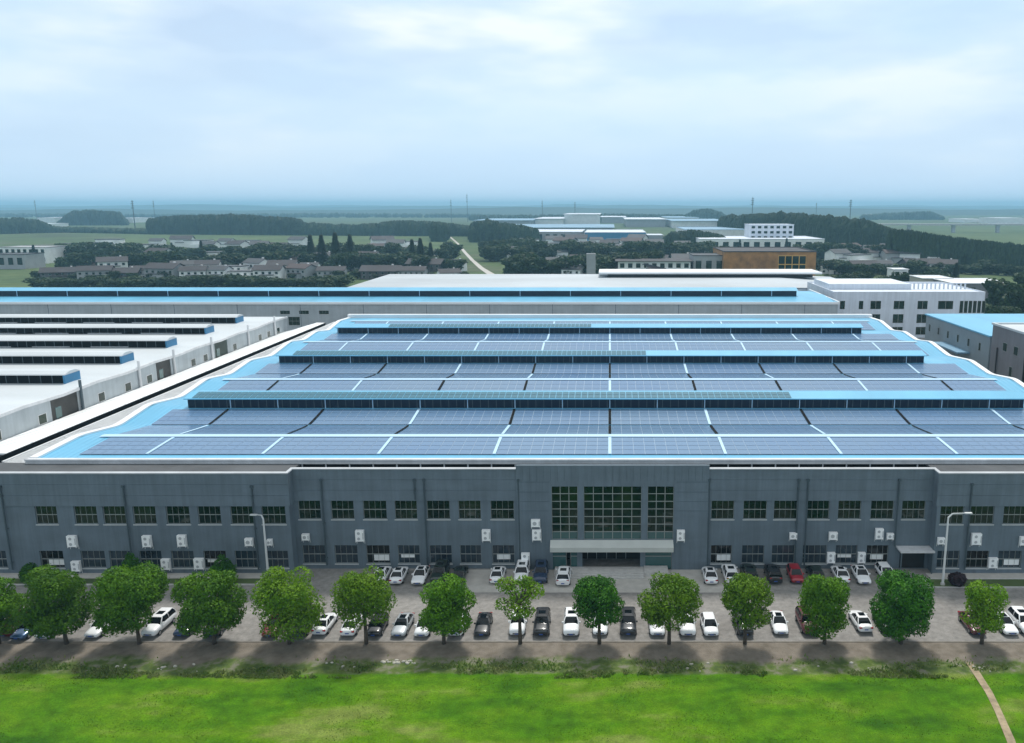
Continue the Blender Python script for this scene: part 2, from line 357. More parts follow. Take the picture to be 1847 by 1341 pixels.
DOORR = xs([(1622, 1668)], YF, 1010)[0]
XW0, XW1 = -96.0, 92.0
SPL = (UMR[5][1]+UMR[6][0])/2
for (xa_, xb_, Y_, up_, rows_) in ((XW0, XL, YB, up_w, [(lo_w[0], lo_w[1], LL), (up_w[0], up_w[1]-.001, UL)]), (XL, XEL, YF, up_m, [(lo_m[0], lo_m[1], LML), (up_m[0], up_m[1]-.001, UML)]),
        (XER, SPL, YF, up_m, [(lo_m[0], lo_m[1], LMR), (up_m[0], up_m[1]-.001, UMR[:6])]), (SPL, XR, YF, up_m, [(0.03, 3.0, [DOORR]), (up_m[0], up_m[1]-.001, UMR[6:])]), (XR, XW1, YB, up_w, [(lo_w[0], lo_w[1], LR), (up_w[0], up_w[1]-.001, UR)])):
    wb = MB(); holed_wall(wb, xa_, xb_, 0, up_[1], Y_, rows_)
    if xb_ == XL: wb.quad((XL, YB, 0), (XL, YF, 0), (XL, YF, up_w[1]), (XL, YB, up_w[1])); wb.quad((XW0, YB, 0), (XW0, YB, up_w[1]), (XW0, 111, up_w[1]), (XW0, 111, 0))
    if xa_ == XR: wb.quad((XR, YB, 0), (XR, YB, up_w[1]), (XR, YF, up_w[1]), (XR, YF, 0)); wb.quad((XW1, YB, 0), (XW1, 111, 0), (XW1, 111, up_w[1]), (XW1, YB, up_w[1]))
    wb.build('wall', M['facade'], office)
zdoor = 3.0
# attic band, 0.18 m proud of the wall below, with joints
P = 0.18
def attic(x0, x1, Y, z0, z1):
    h = z1-z0; n = 3; at = MB()
    for k in range(n):
        at.box(x0, x1, Y-P+(0.03 if k < n else 0), Y+0.35, z0+h*k/n+(0.03 if k else 0), z0+h*(k+1)/n)
    for k in range(1, n): at.box(x0, x1, Y-P+0.09, Y+0.34, z0+h*k/n-0.001, z0+h*k/n+0.031)
    at.build('attic_band', M['facade'], office)
attic(XW0, XL+P, YB, up_w[1], ztop_w-.121); attic(XL+P+.01, XEL, YF, up_m[1], ztop_m-.121)
attic(XER, XR-P-.01, YF, up_m[1], ztop_m-.121); attic(XR-P, XW1, YB, up_w[1], ztop_w-.121)
for x in (XL, XR):
    at = MB(); at.box(x-.18, x+.18, YB+.36, YF+.36, up_w[1], ztop_w-.121); at.build('attic_return', M['facade'], office)
for cb in ((XW0, XL+P+.05, YB-P-.06, YB+.42, ztop_w-.12, ztop_w+.03), (XL+P+.051, XEL, YF-P-.06, YF+.42, ztop_m-.12, ztop_m),
           (XER, XR-P-.051, YF-P-.06, YF+.42, ztop_m-.12, ztop_m), (XR-P-.05, XW1, YB-P-.06, YB+.42, ztop_w-.12, ztop_w+.03),
           (XL-.23, XL+.23, YB+.421, YF+.60, ztop_w-.12, ztop_w+.02), (XR-.23, XR+.23, YB+.421, YF+.60, ztop_w-.12, ztop_w+.02)):
    cp = MB(); cp.box(*cb); cp.build('coping_cap', M['coping'], office)
rf = MB(); rf.box(XW0, XL-.2, YB+.43, 109.6, ztop_w-.75, ztop_w-.45); rf.box(XL-.19, XR+.19, YF+.61, 109.6, ztop_m-2.6, ztop_m-2.3); rf.box(XR+.2, XW1, YB+.43, 109.6, ztop_w-.75, ztop_w-.45)
rf.build('flat_roof', M['flat_roof'], office)
for lst, (za, zb), Y in ((UL, up_w, YB), (UML, up_m, YF), (UMR, up_m, YF), (UR, up_w, YB)):
    for xa, xb in lst: window(office, xa, xb, za, zb-.001, Y)
for lst, (za, zb), Y in ((LL, lo_w, YB), (LML, lo_m, YF), (LMR, lo_m, YF), (LR, lo_w, YB)):
    for i, (xa, xb) in enumerate(lst): window(office, xa, xb, za, zb, Y, glass=M['glass_black'] if (i*7+len(lst)) % 5 == 1 else M['glass_blue'])
for lst, ids in ((LML, (2, 3, 6)), (LMR, (0, 4, 5)), (LL, (1, 6)), (LR, (2,))):  # pale patches set on lower panes as painted reflections of white cars
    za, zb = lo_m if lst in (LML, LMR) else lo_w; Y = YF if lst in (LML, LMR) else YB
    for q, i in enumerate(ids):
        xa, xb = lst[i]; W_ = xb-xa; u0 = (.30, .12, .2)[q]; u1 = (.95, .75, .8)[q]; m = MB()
        m.box(xa+W_*u0, xa+W_*u1, Y+.232, Y+.244, za+(zb-za)*(.14, .3, .2)[q], za+(zb-za)*(.46, .48, .47)[q]); m.build('painted_reflection', M['house_white'], office)
for px, t, bt, Y in [(3, 880, 1028, YB), (224, 880, 1028, YB), (455, 880, 1028, YB), (580, 868, 1020, YF), (748, 868, 902, YF), (765, 868, 1020, YF), (935, 868, 1020, YF),
                  (1279, 868, 1020, YF), (1440, 868, 1020, YF), (1457, 868, 1020, YF), (1621, 868, 985, YF), (1752, 876, 1028, YB)]:
    x, zt = wallp(px, t, Y-.3); zb_ = max(0.2, wallp(px, bt, Y-.3)[1]); x = atY(px, Y, zt)
    d = MB(); d.tube((x, Y-.30, zb_), (x, Y-.30, zt), .11, n=10); d.box(x-.17, x+.17, Y-.46, Y-.16, zt, zt+.28)
    for z in (zb_+1, (zb_+zt)/2, zt-1.2):
        if z > zb_: d.box(x-.14, x+.14, Y-.43, Y+.01 if z < up_m[0] else Y-.17, z, z+.06)
    d.build('downpipe', M['pipe'], office)
# -------- entrance bay
xe = lambda px: wallp(px, 925, YF-.35)[0]
gz0, gz1 = zrow(974, YF-.35), zrow(878, YF-.35)
G = [(xe(995), xe(1042)), (xe(1053), xe(1157)), (xe(1168), xe(1215))]
ez0 = zrow(990, YF-.35)
eb = MB(); YE = YF-.35
EO = (xe(996), xe(1213))
holed_wall(eb, XEL, XER, 0.0, ztop_e, YE, [(0.02, ez0-.35, [EO]), (gz0, gz1, G)], depth=0.3)
for q in (XEL, XER):
    eb.quad((q, YE, ztop_e-1), (q, YE, ztop_e), (q, YE+.4, ztop_e), (q, YE+.4, ztop_e-1)); eb.quad((q, YE, 0), (q, YE, ztop_e-1), (q, YF+3.4, ztop_e-1), (q, YF+3.4, 0))
eb.quad((XEL, YE, ztop_e), (XER, YE, ztop_e), (XER, YE+.4, ztop_e), (XEL, YE+.4, ztop_e)); eb.quad((XEL, YE+.4, ztop_e-1), (XEL, YE+.4, ztop_e), (XER, YE+.4, ztop_e), (XER, YE+.4, ztop_e-1)); eb.quad((XEL, YE+.4, ztop_e-1), (XER, YE+.4, ztop_e-1), (XER, YF+3.4, ztop_e-1), (XEL, YF+3.4, ztop_e-1))
eb.build('entrance_wall', M['facade'], office)
gr = MB()   # cladding joints
zj = zrow(868, YE)
for k in range(1, 28):
    x = XEL+(XER-XEL)*k/28; gr.box(x-.02, x+.02, YE-.03, YE-.002, zj, ztop_e-.1)
for pz in (870, 888, 905, 922):
    z = zrow(pz, YE)
    gr.box(XEL, G[0][0]-.3, YE-.03, YE-.002, z-.02, z+.02); gr.box(G[2][1]+.3, XER, YE-.03, YE-.002, z-.02, z+.02)
gr.build('cladding_joint', M['facade_trim'], office)
for (xa, xb), c in zip(G, (3, 6, 3)):
    n = 7; w_ = window(office, xa, xb, gz0, gz1, YE, cols=c, depth=.3, sill=False, rows=[k/n for k in range(1, n)], bar=.09, label='tall gridded entrance window' )
    tb = MB(); tb.quad((xa+.05, YE+.262, gz0), (xb-.05, YE+.262, gz0), (xb-.05, YE+.262, gz0+(gz1-gz0)/n-.06), (xa+.05, YE+.262, gz0+(gz1-gz0)/n-.06)); tb.build('teal_pane', M['glass_teal'], w_)
ca = MB(); x0, x1 = xe(992), xe(1215)
ca.loft([[(x0, YE-.02, ez0-.1), (x0, YE-1.0, ez0-.1), (x0, YE-1.0, ez0+.55), (x0, YE-.02, gz0-.02)], [(x1, YE-.02, ez0-.1), (x1, YE-1.0, ez0-.1), (x1, YE-1.0, ez0+.55), (x1, YE-.02, gz0-.02)]])
ca.build('entrance_canopy', M['canopy'], office)
en = MB(); yb_ = YE+3.6
en.quad((EO[0], yb_, 0), (EO[1], yb_, 0), (EO[1], yb_, ez0), (EO[0], yb_, ez0)); en.quad((EO[0], YE+.3, ez0-.3), (EO[1], YE+.3, ez0-.3), (EO[1], yb_, ez0-.3), (EO[0], yb_, ez0-.3))
en.quad((EO[0], YE+.3, 0), (EO[0], yb_, 0), (EO[0], yb_, ez0), (EO[0], YE+.3, ez0)); en.quad((EO[1], YE+.3, 0), (EO[1], YE+.3, ez0), (EO[1], yb_, ez0), (EO[1], yb_, 0))
en.build('entrance_lobby', M['dark'], office)
for a, c, lab in ((996, 1020, None), (1029, 1043, None), (1164, 1212, None)):
    g = MB(); xa, xb = xe(a), xe(c); g.box(xa, xb, YE+.14, YE+.18, 0.1, ez0-.4); o = g.build('glass_screen', M['glass_teal'], office)
    f = MB(); f.box(xa-.06, xa-.005, YE+.10, YE+.24, 0.05, ez0-.36); f.box(xb+.005, xb+.06, YE+.10, YE+.24, 0.05, ez0-.36); f.box(xa, xb, YE+.08, YE+.13, 1.9, 2.0); f.build('screen_frame', M['frame'], o)
dr = MB(); dr.box(xe(1058), xe(1130), yb_-.2, yb_-.1, 2.1, 2.22); dr.box(xe(1058), xe(1130), yb_-.2, yb_-.1, 1.2, 1.28)
for a in (1058, 1075, 1094, 1112, 1130): dr.box(xe(a)-.05, xe(a)+.05, yb_-.22, yb_-.08, 0.02, 3.4)
dr.build('entrance_door', M['frame'], office)
for a in (1045, 1160): pl = MB(); pl.box(xe(a)-.35, xe(a)+.35, YE-.3+.32, YE+.33, 0.03, ez0-.36); pl.build('pillar', M['facade'], office)
st = MB()
for k in range(3): st.box(xe(1000)+.3*0, xe(1162), YE-2.9+.45*k, YE-.01, 0.02+.15*k, 0.02+.15*(k+1)-.002)
st.box(xe(1162)+.01, xe(1205), YE-2.2, YE-.01, 0.02, .62)
st.build('entrance_step', M['kerb'], office)
# side entrance on the right
sc = MB(); xa, xb = DOORR; sc.box(xa-.6, xb+.5, YF-2.0, YF-.01, zdoor+.15, zdoor+.38); sc.build('porch_roof', M['fascia'], office)
sd_ = MB(); sd_.box(xa+.03, xb, YF+.22, YF+.27, .04, zdoor-.01); sd_.build('side_door', M['dark'], office)
for q in (xa-.5, xb+.25): sp = MB(); sp.box(q, q+.15, YF-1.9, YF-1.75, .03, zdoor+.15); sp.build('porch_post', M['facade_trim'], office)

# forecourt paving, beds and kerbs
sheet('forecourt', [(ground(1180, 1035)[0]-26, 98.3), (ground(1180, 1035)[0]+14, 98.3), (ground(1180, 1035)[0]+14, YE-.02), (ground(1180, 1035)[0]-26, YE-.02)], 0.035, M['paving'])
def bed(name, x0, x1, y0, y1):
    k = MB(); k.box(x0, x1, y0, y0+.2, 0.0, .15); k.box(x0, x1, y1-.2, y1, 0.0, .15); k.box(x0, x0+.2, y0+.2, y1-.2, 0, .15); k.box(x1-.2, x1, y0+.2, y1-.2, 0, .15)
    tag(k.build('kerb', M['kerb']), kind='structure')
    sheet('planting_bed', [(x0+.2, y0+.2), (x1-.2, y0+.2), (x1-.2, y1-.2), (x0+.2, y1-.2)], 0.10, M['field'])
gx = ground(1672, 1055)[0]; bed('b', gx, 92, 99.6, 102.2); gx2 = ground(470, 1050)[0]; bed('b', -96, gx2, 100.4, 103.0)
for x0, x1 in ((gx+1, 92), (-96, gx2)): sheet('pavement', [(x0, 102.21), (x1, 102.21), (x1, 103.88), (x0, 103.88)], 0.12, M['paving'])

# ================================================================== FACTORY HALL with solar roof
hall = thing('factory_hall', (0, 180, 0), 'huge factory hall with a rippled blue roof covered in solar panels', 'factory')
HX = 80.0; YH0, YH1 = 110.0, 252.0
RID = [(120, 14.8, 0), (139.5, 14.9, 1), (160, 15.1, 0), (180, 15.1, 1), (203.5, 15.5, 0), (222, 15.2, 1), (242, 15.4, 0)]
prof = [(YH0, 14.35)]
for i, (y, z, mn) in enumerate(RID):
    prof.append((y, z))
    if i < len(RID)-1: prof.append(((y+RID[i+1][0])/2, z-1.1))
prof.append((YH1, 15.0))
hw = MB()
hw.quad((-HX, YH0, 0), (HX, YH0, 0), (HX, YH0, 12.6), (-HX, YH0, 12.6))
for sx in (-HX, HX):
    for (ya, za), (yb, zb) in zip(prof, prof[1:]): hw.quad((sx, ya, 0), (sx, yb, 0), (sx, yb, zb), (sx, ya, za))
hw.quad((-HX, YH1, 0), (-HX, YH1, 15), (HX, YH1, 15), (HX, YH1, 0))
hw.build('wall', M['grey_wall'], hall)
# roof sheet smoothed
def psmooth(y):
    for (ya, za), (yb, zb) in zip(prof, prof[1:]):
        if ya <= y <= yb: return za+(zb-za)*(y-ya)/(yb-ya)
    return prof[-1][1]
def roofz(y): return (psmooth(max(YH0, y-1))+psmooth(y)+psmooth(min(YH1, y+1)))/3
rb = MB(); ys = []; y = YH0
while y < YH1: ys.append(y); y += 1.0
ys.append(YH1)
xsn = [-HX+160*k/8 for k in range(9)]
for yy in ys:
    for x in xsn: rb.v.append((x, yy, roofz(yy)))
for j in range(len(ys)-1):
    for i in range(8): a = j*9+i; rb.f.append([a, a+1, a+10, a+9]); rb.m.append(0)
roof = rb.build('roof', M['blue_roof'], hall, smooth=True)
rib = MB()
k = 0
# standing seams on the bare rims of the sheet
for sx in (-1, 1):
    for q in range(0, 6):
        x = sx*(75.0+q*0.95)
        for ya, yb in zip(ys[::2], ys[2::2]): rib.add([(x-.04, ya, roofz(ya)+.07), (x+.04, ya, roofz(ya)+.07), (x+.04, yb, roofz(yb)+.07), (x-.04, yb, roofz(yb)+.07)], [(0, 1, 2, 3)])
rib.build('seam', M['blue_roof'], roof)
# verge flashing both sides and rear parapet
vg = MB()
for sx in (-1, 1):
    for ya, yb in zip(ys, ys[1:]):
        x0, x1 = sorted((sx*HX, sx*(HX+1.1)))
        za, zb = roofz(ya)+.25, roofz(yb)+.25
        vg.add([(x0, ya, za-.5), (x1, ya, za-.5), (x1, yb, zb-.5), (x0, yb, zb-.5), (x0, ya, za), (x1, ya, za), (x1, yb, zb), (x0, yb, zb)], [(4, 5, 6, 7), (0, 4, 7, 3), (1, 2, 6, 5), (0, 1, 5, 4)])
vg.box(-HX-1.1, HX+1.1, YH1+.01, YH1+1.6, 14, 16.1)
vg.build('verge_flashing', M['white_metal'], roof)
fa = MB(); fa.box(-HX-1.1, HX+1.1, YH0-.9, YH0-.01, 13.88, 14.5); fa.box(-HX-1.1, HX+1.1, YH0-1.05, YH0-.91, 14.38, 14.6)
for k in range(-9, 10): fa.box(k*8.2-.04, k*8.2+.04, YH0-.94, YH0-.905, 13.9, 14.36)
fa.build('fascia', M['fascia'], roof)
cl = MB(); cl.box(-HX, HX, YH0-.35, YH0-.25, 11.8, 13.87); cl.build('clerestory', M['black'], hall)
cm = MB()
for k in range(-24, 25): cm.box(k*3.3-.09, k*3.3+.09, YH0-.45, YH0-.36, 11.8, 13.87)
cm.build('clerestory_post', M['white_metal'], hall)
# side gutter roof, left
sg = MB(); sg.add([(-HX-1.11, YH0+.5, 13.4), (-85.2, YH0+.5, 13.7), (-85.2, YH1, 13.9), (-HX-1.11, YH1, 13.6)], [(0, 3, 2, 1), (0, 1, 2, 3)])
sg.box(-85.45, -85.2, YH0+.5, YH1, 13.2, 13.85); sg.build('side_gutter', M['white_metal'], hall)
bl = MB(); bl.box(-86.15, -85.95, YH0+1, 246, 12.6, 14.35); bl.build('gutter_gap_shade', M['black'], hall)  # black strip put in as the shadow between gutter and canopy
# monitors on every second ridge
def monitor(y, z, xl, xr, h=1.45, deep=5.4, teal=None):
    y0, y1 = y-1.6, y-1.6+deep
    m = MB(); m.box(xl, xr, y0+.15, y1-.15, z-.75, z+h-.02); mo = m.build('ridge_monitor', M['monitor_glass'], hall)
    r = MB(); ym = (y0+y1)/2
    pr = [(y0-.5, z+h), (y0-.5, z+h+.16), (ym, z+h+.75), (y1+.5, z+h+.16), (y1+.5, z+h)]
    r.loft([[(xl-.4, a, c) for a, c in pr], [(xr+.4, a, c) for a, c in pr]]); r.build('monitor_roof', M['blue_roof'], mo)
    s = MB(); s.box(xl-.2, xr+.2, y0-.1, y0+.12, z-.72, z-.50); s.build('monitor_sill', M['walk'], mo)
    u = MB(); x = xl+1.3
    while x < xr-.5: u.box(x-.04, x+.04, y0+.06, y0+.14, z-.5, z+h-.03); x += 1.37
    u.build('mullion', M['facade_trim'], mo)
    u = MB(); x = math.ceil(xl/8.2)*8.2
    while x < xr: u.box(x-.07, x+.07, y0+.02, y0+.13, z-.5, z+h-.04); x += 8.2
    u.build('post', M['walk'], mo)
    if teal:
        g = MB(); x = teal[0]
        while x < teal[1]:
            for (ta, tb) in ((.08, .46), (.5, .88)):
                pa = (y0-.5+(ym-y0+.5)*ta, z+h+.16+.59*ta+.07); pb = (y0-.5+(ym-y0+.5)*tb, z+h+.16+.59*tb+.07)
                g.quad((x, pa[0], pa[1]), (x+1.0, pa[0], pa[1]), (x+1.0, pb[0], pb[1]), (x, pb[0], pb[1]))
            x += 1.1
        g.build('roof_solar_strip', M['panel_teal'], mo)
for (y, z, f), (a, c) in zip([r for r in RID if r[2]], ((-73, 71.6), (-73.2, 69.5), (-74, 68.3))):
    monitor(y, z, a, c, teal={139: (-72, 31), 180: (-70, 8), 222: (-60, -5)}.get(int(y)))
# ridge caps on the plain ridges
for (y, z, f) in RID:
    if not f:
        m = MB(); zz = roofz(y)+.24; m.add([(-77, y-.7, zz-.06), (-77, y, zz), (-77, y+.7, zz-.06), (77, y-.7, zz-.06), (77, y, zz), (77, y+.7, zz-.06)], [(0, 3, 4, 1), (1, 4, 5, 2)]); m.build('ridge_walkway', M['walk'], roof)
# solar arrays: one part per bay and slope
BAY = 16.4
def array(x0, x1, ya, yb, rows, lift=0.14, pw=1.55):
    m = MB(); n = max(1, round((x1-x0)/pw)); W = (x1-x0)/n; gap = .055
    for r in range(rows):
        a = ya+(yb-ya)*r/rows; c = ya+(yb-ya)*(r+1)/rows
        za, zc = roofz(a)+lift, roofz(c)+lift
        m.quad((x0, a, za-.035), (x1, a, za-.035), (x1, c, zc-.035), (x0, c, zc-.035), 1)
        e = gap/(c-a); a2, c2 = a+gap, c-gap; za2 = za+(zc-za)*e; zc2 = zc-(zc-za)*e
        for k in range(n):
            m.quad((x0+W*k+gap/2, a2, za2), (x0+W*(k+1)-gap/2, a2, za2), (x0+W*(k+1)-gap/2, c2, zc2), (x0+W*k+gap/2, c2, zc2), 0)
    return m.build('solar_array', [M['panel'], M['panel_edge']], hall)
slopes = []
for i, (y, z, f) in enumerate(RID):
    y0 = prof[2*i][0]; y1 = prof[2*i+2][0]
    slopes.append((y0+(1.6 if i == 0 else .3), y-(2.4 if f else 1.0), 4, 1 if i < 6 else 2))
    if not f and i < 6: slopes.append((y+1.0, y1-.3, 3, 1))
for ya, yb, rows, wide in slopes:
    far = ya > 190
    k = -5
    while k < 5:
        xa, xb = k*BAY+.25, (k+wide)*BAY-.25
        xa = max(xa, -75.2); xb = min(xb, 76.0)
        if xb-xa > 1: array(xa, xb, ya, yb, rows)
        k += wide
# pale or dark cable walkways in the aisles between bays
for k in range(-4, 5):
    for si, (ya, yb, rows, wide) in enumerate(slopes):
        hw_ = .22; dark = (si in (1, 2, 3, 4, 5)) and ((k+si) % 3 != 0) and not si == 0
        m = MB(); x = k*BAY; n = 4
        for q in range(n):
            a = ya+(yb-ya)*q/n; c = ya+(yb-ya)*(q+1)/n
            m.quad((x-hw_, a, roofz(a)+.2), (x+hw_, a, roofz(a)+.2), (x+hw_, c, roofz(c)+.2), (x-hw_, c, roofz(c)+.2))
        if m.f: m.build('cable_tray', M['black'] if dark else M['walk'], roof)

# canopy between the halls
cn = thing('link_canopy', (-92, 180, 0), 'long white canopy roof filling the gap left of the solar hall', 'canopy')
m = MB(); pr = [(-86.2, 14.4), (-88.5, 14.45), (-92, 13.5), (-95.5, 12.4), (-99, 11.5)]
m.loft([[(x, 112.5, z) for x, z in pr]+[(x, 112.5, z-.25) for x, z in pr[::-1]], [(x, 246, z) for x, z in pr]+[(x, 246, z-.25) for x, z in pr[::-1]]])
m.build('canopy_roof', M['white_bright'], cn)
m = MB()
for yy in range(114, 246, 12): m.box(-86.6, -86.4, yy, yy+.2, 0, 13.2); m.box(-98.6, -98.4, yy, yy+.2, 0, 11.0)
m.build('canopy_post', M['white_metal'], cn)
m = MB()
for yy in range(118, 246, 6): m.loft([[(x, yy-.05, z+.012) for x, z in pr]+[(x, yy-.05, z+.06) for x, z in pr[::-1]], [(x, yy+.05, z+.012) for x, z in pr]+[(x, yy+.05, z+.06) for x, z in pr[::-1]]])
m.build('canopy_seam', M['white_metal'], cn)

# ================================================================== LEFT HALL (white, black louvred monitors)
lh = thing('white_factory_hall', (-160, 175, 0), 'pale factory hall at the left edge with black louvred roof strips', 'factory')
XS = -99.2; LY0, LY1 = 96.0, 250.0; LZ = 15.6
m = MB()
dk = [(141.5, 149.0, 'dark'), (176, 182, 'dark'), (203, 210, 'green')]
yprev = LY0
for (a, c, _) in dk+[(LY1, LY1, '')]:
    m.quad((XS, yprev, 0), (XS, a, 0), (XS, a, LZ), (XS, yprev, LZ)); yprev = c
    if a < LY1:
        m.quad((XS, a, 0), (XS-1.5, a, 0), (XS-1.5, a, LZ), (XS, a, LZ)); m.quad((XS, c, 0), (XS, c, LZ), (XS-1.5, c, LZ), (XS-1.5, c, 0))
m.quad((XS, LY1, 0), (-240, LY1, 0), (-240, LY1, LZ), (XS, LY1, LZ)); m.quad((XS, LY0, 0), (XS, LY0, LZ), (-240, LY0, LZ), (-240, LY0, 0))
m.build('wall', M['grey_wall'], lh)
for a, c, kd in dk:
    q = MB(); q.box(XS-.35, XS-.12, a+.01, c-.01, 0, LZ-.3)
    q.build('recessed_door', mat('door_'+kd, (0.03, 0.045, 0.035) if kd == 'green' else (0.035, 0.033, 0.03), .7, var=.3), lh)
    q = MB(); q.box(XS-.119, XS-.08, a+1.2, a+2.8, 11.6, 13.6); q.build('door_window', M['glass_teal'], lh)
LR_ = [(124.5, 0), (144.5, 0), (163.5, 0), (187, 0), (212, 0), (232, 0)]
m = MB(); pts = [(LY0, LZ), (114.4, LZ+.3), (124.5, LZ), (134.6, LZ+.3), (144.7, LZ)]
LMON = [154.8, 175.0, 195.2, 216.5, 236.9]
for i, y in enumerate(LMON):
    pts += [(y, LZ+.3)]
    nxt = LMON[i+1] if i+1 < len(LMON) else LY1
    pts += [((y+nxt)/2, LZ+.0)]
pts = pts[:-1]+[(LY1, LZ+.1)]
m.loft([[(-240, y, z) for y, z in pts], [(XS+.0, y, z) for y, z in pts]], cap=False, closed=False)
lroof = m.build('roof', M['white_roof'], lh)
m = MB(); m.loft([[(XS+.01, y, z-.4), (XS+.01, y, z+.12), (XS+.35, y, z+.12), (XS+.35, y, z-.4)] for y, z in pts]); m.build('eave_gutter', M['fascia'], lroof)
for i, y in enumerate(LMON):
    xr = -103.4-i*1.0; z = LZ-.1; h = 2.0
    q = MB(); q.box(-238, xr-.5, y-1.9, y+1.9, z, z+h); mo = q.build('louvred_monitor', M['black'], lh)
    q = MB(); pr2 = [(y-2.4, z+h), (y-2.2, z+h+.2), (y-.8, z+h+.62), (y+.8, z+h+.62), (y+2.4, z+h+.1)]
    q.loft([[(-238, a, c) for a, c in pr2], [(xr, a, c) for a, c in pr2]]); q.build('monitor_roof', M['white_roof'], mo)
    q = MB(); pr3 = [(y-2.3, z-.3), (y-2.3, z+h-.005), (y+2.3, z+h-.005), (y+2.3, z-.3)]
    q.loft([[(xr-.49, a, c) for a, c in pr3], [(xr-.1, a, c) for a, c in pr3]]); q.build('end_panel', M['blue_deep'], mo)
    q = MB(); q.box(-238, xr-.5, y-2.5, y-1.95, z-.05, z+.28); q.build('monitor_flashing', M['white_metal'], mo)
    q = MB(); x = -236
    while x < xr-1: q.box(x-.05, x+.05, y-1.96, y-1.905, z+.3, z+h-.02); x += 2.2
    q.build('mullion', M['facade_trim'], mo)
    if i > 1:
        q = MB(); x = -222
        while x < xr-14: q.box(x, x+9, y-1.99, y-1.955, z+.42, z+.62); x += 14
        if q.f: q.build('louvre_vent', M['coping'], mo)
for yy in (149.6, 169, 183, 201, 222, 240):
    q = MB(); q.tube((XS+.35, yy, 9), (XS+.35, yy, LZ+1.6), .26, n=10, mi=0); q.box(XS+.01, XS+.3, yy-.1, yy+.1, 12, 12.15); q.build('vent_pipe', M['pipe'] if yy < 150 else M['fascia'], lh)
for yy in (128, 139, 156, 165, 173, 192, 198, 214, 230, 236, 243):
    q = MB(); q.box(XS-.02, XS+.05, yy-1.1, yy+1.1, 11.6, 13.4); w2 = q.build('window', M['fascia'], lh)
    q = MB(); q.box(XS+.052, XS+.06, yy-.95, yy+.95, 11.7, 13.3); q.build('pane', M['glass'], w2)

# ================================================================== generic far building
def block(name, label, cat, x0, x1, y0, y1, h, wallm, roofm, parapet=0.6, wins=None, group=None, side=None, over=0.0):
    t = thing(name, ((x0+x1)/2, y0, 0), label, cat, group)
    m = MB(); m.box(x0, x1, y0, y1, -0.02, h-.01); m.build('wall', wallm, t)
    m = MB(); o = over
    if parapet:
        m.box(x0-o, x1+o, y0-o-.003, y0+.3, h, h+parapet); m.box(x0-o, x1+o, y1-.3, y1+o, h, h+parapet); m.box(x0-o, x0+.3, y0+.3, y1-.3, h, h+parapet); m.box(x1-.3, x1+o, y0+.3, y1-.3, h, h+parapet); m.box(x0+.3, x1-.3, y0+.3, y1-.3, h, h+.1)
    else: m.box(x0-o, x1+o, y0-o, y1+o, h, h+.35)
    m.build('roof', roofm, t)
    for (xa, xb, za, zb, c) in (wins or []):
        f = MB(); f.box(xa, xb, y0-.06, y0-.004, za, zb); wo = f.build('window', M['frame'] if c else wallm, t)
        g = MB(); n = max(1, c); W = (xb-xa)/n
        for k in range(n): g.box(xa+W*k+.08, xa+W*(k+1)-.08, y0-.075, y0-.062, za+.1, zb-.1)
        g.build('pane', M['glass'], wo)
    for (ya, yb, za, zb) in (side or []):
        f = MB(); f.box(x0-.06, x0-.004, ya, yb, za, zb); wo = f.build('window', M['frame'], t)
        g = MB(); g.box(x0-.075, x0-.062, ya+.1, yb-.1, za+.1, zb-.1); g.build('pane', M['glass'], wo)
    return t
# rear hall (blue roof, grey wall)
Y2 = 285.0
rh = thing('rear_factory_hall', (0, Y2, 0), 'long grey-walled hall with pale blue roof and one dark ridge strip, behind the solar hall', 'factory')
z2 = wallp(1100, 549, Y2)[1]
wn = [wallp(a, 577, Y2) for a in (515, 549, 585)]
X2a, X2b = -260, 79.5
m = MB()
holed_wall(m, X2a, X2b, 0, z2, Y2, [(8.0, 11.0, [(-112.5, -108.5)]), (11.9, 13.2, [(x-1.7, x+1.7) for x, _ in wn])])
m.quad((X2b, Y2, 0), (X2b, 328, 0), (X2b, 328, z2), (X2b, Y2, z2)); m.quad((X2a, 328, 0), (X2a, 328, z2), (X2b, 328, z2), (X2b, 328, 0)); m.build('wall', M['grey_wall'], rh)
for x, _ in wn: window(rh, x-1.7, x+1.7, 11.9, 13.2, Y2, cols=3, rows=())
window(rh, -112.5, -108.5, 8, 11, Y2, cols=3)
m = MB(); P2 = [(Y2, z2+.1), (Y2+20, z2+1.2), (328, z2+.2)]
m.loft([[(X2a, y, z) for y, z in P2], [(X2b, y, z) for y, z in P2]], cap=False, closed=False); r2 = m.build('roof', M['blue_roof'], rh)
m = MB(); m.box(X2a, X2b+.5, Y2-.5, Y2-.01, z2-.05, z2+.75); m.box(X2b+.01, X2b+.5, Y2, 328, z2+.2, z2+.95); m.build('fascia', M['white_metal'], r2)
m = MB(); xr = wallp(1437, 535, 301)[0]; m.box(X2a, xr, 301.5, 308.5, z2+.6, z2+3.0); mo = m.build('ridge_monitor', M['monitor_glass'], rh)
m = MB(); pr2 = [(300.8, z2+3.01), (305, z2+3.9), (309.2, z2+3.01)]; m.loft([[(X2a, a, c) for a, c in pr2], [(xr+.5, a, c) for a, c in pr2]]); m.build('monitor_roof', M['blue_roof'], mo)
m = MB(); x = X2a+5
while x < xr: m.box(x-.1, x+.1, 301.3, 301.48, z2+.6, z2+2.95); x += 18.5
m.build('post', M['walk'], mo)
m = MB()
for x in [-240+22*k for k in range(15)]: m.box(x-.08, x+.08, Y2-.05, Y2-.003, 0, z2-.1)
m.build('wall_joint', M['facade_trim'], rh)
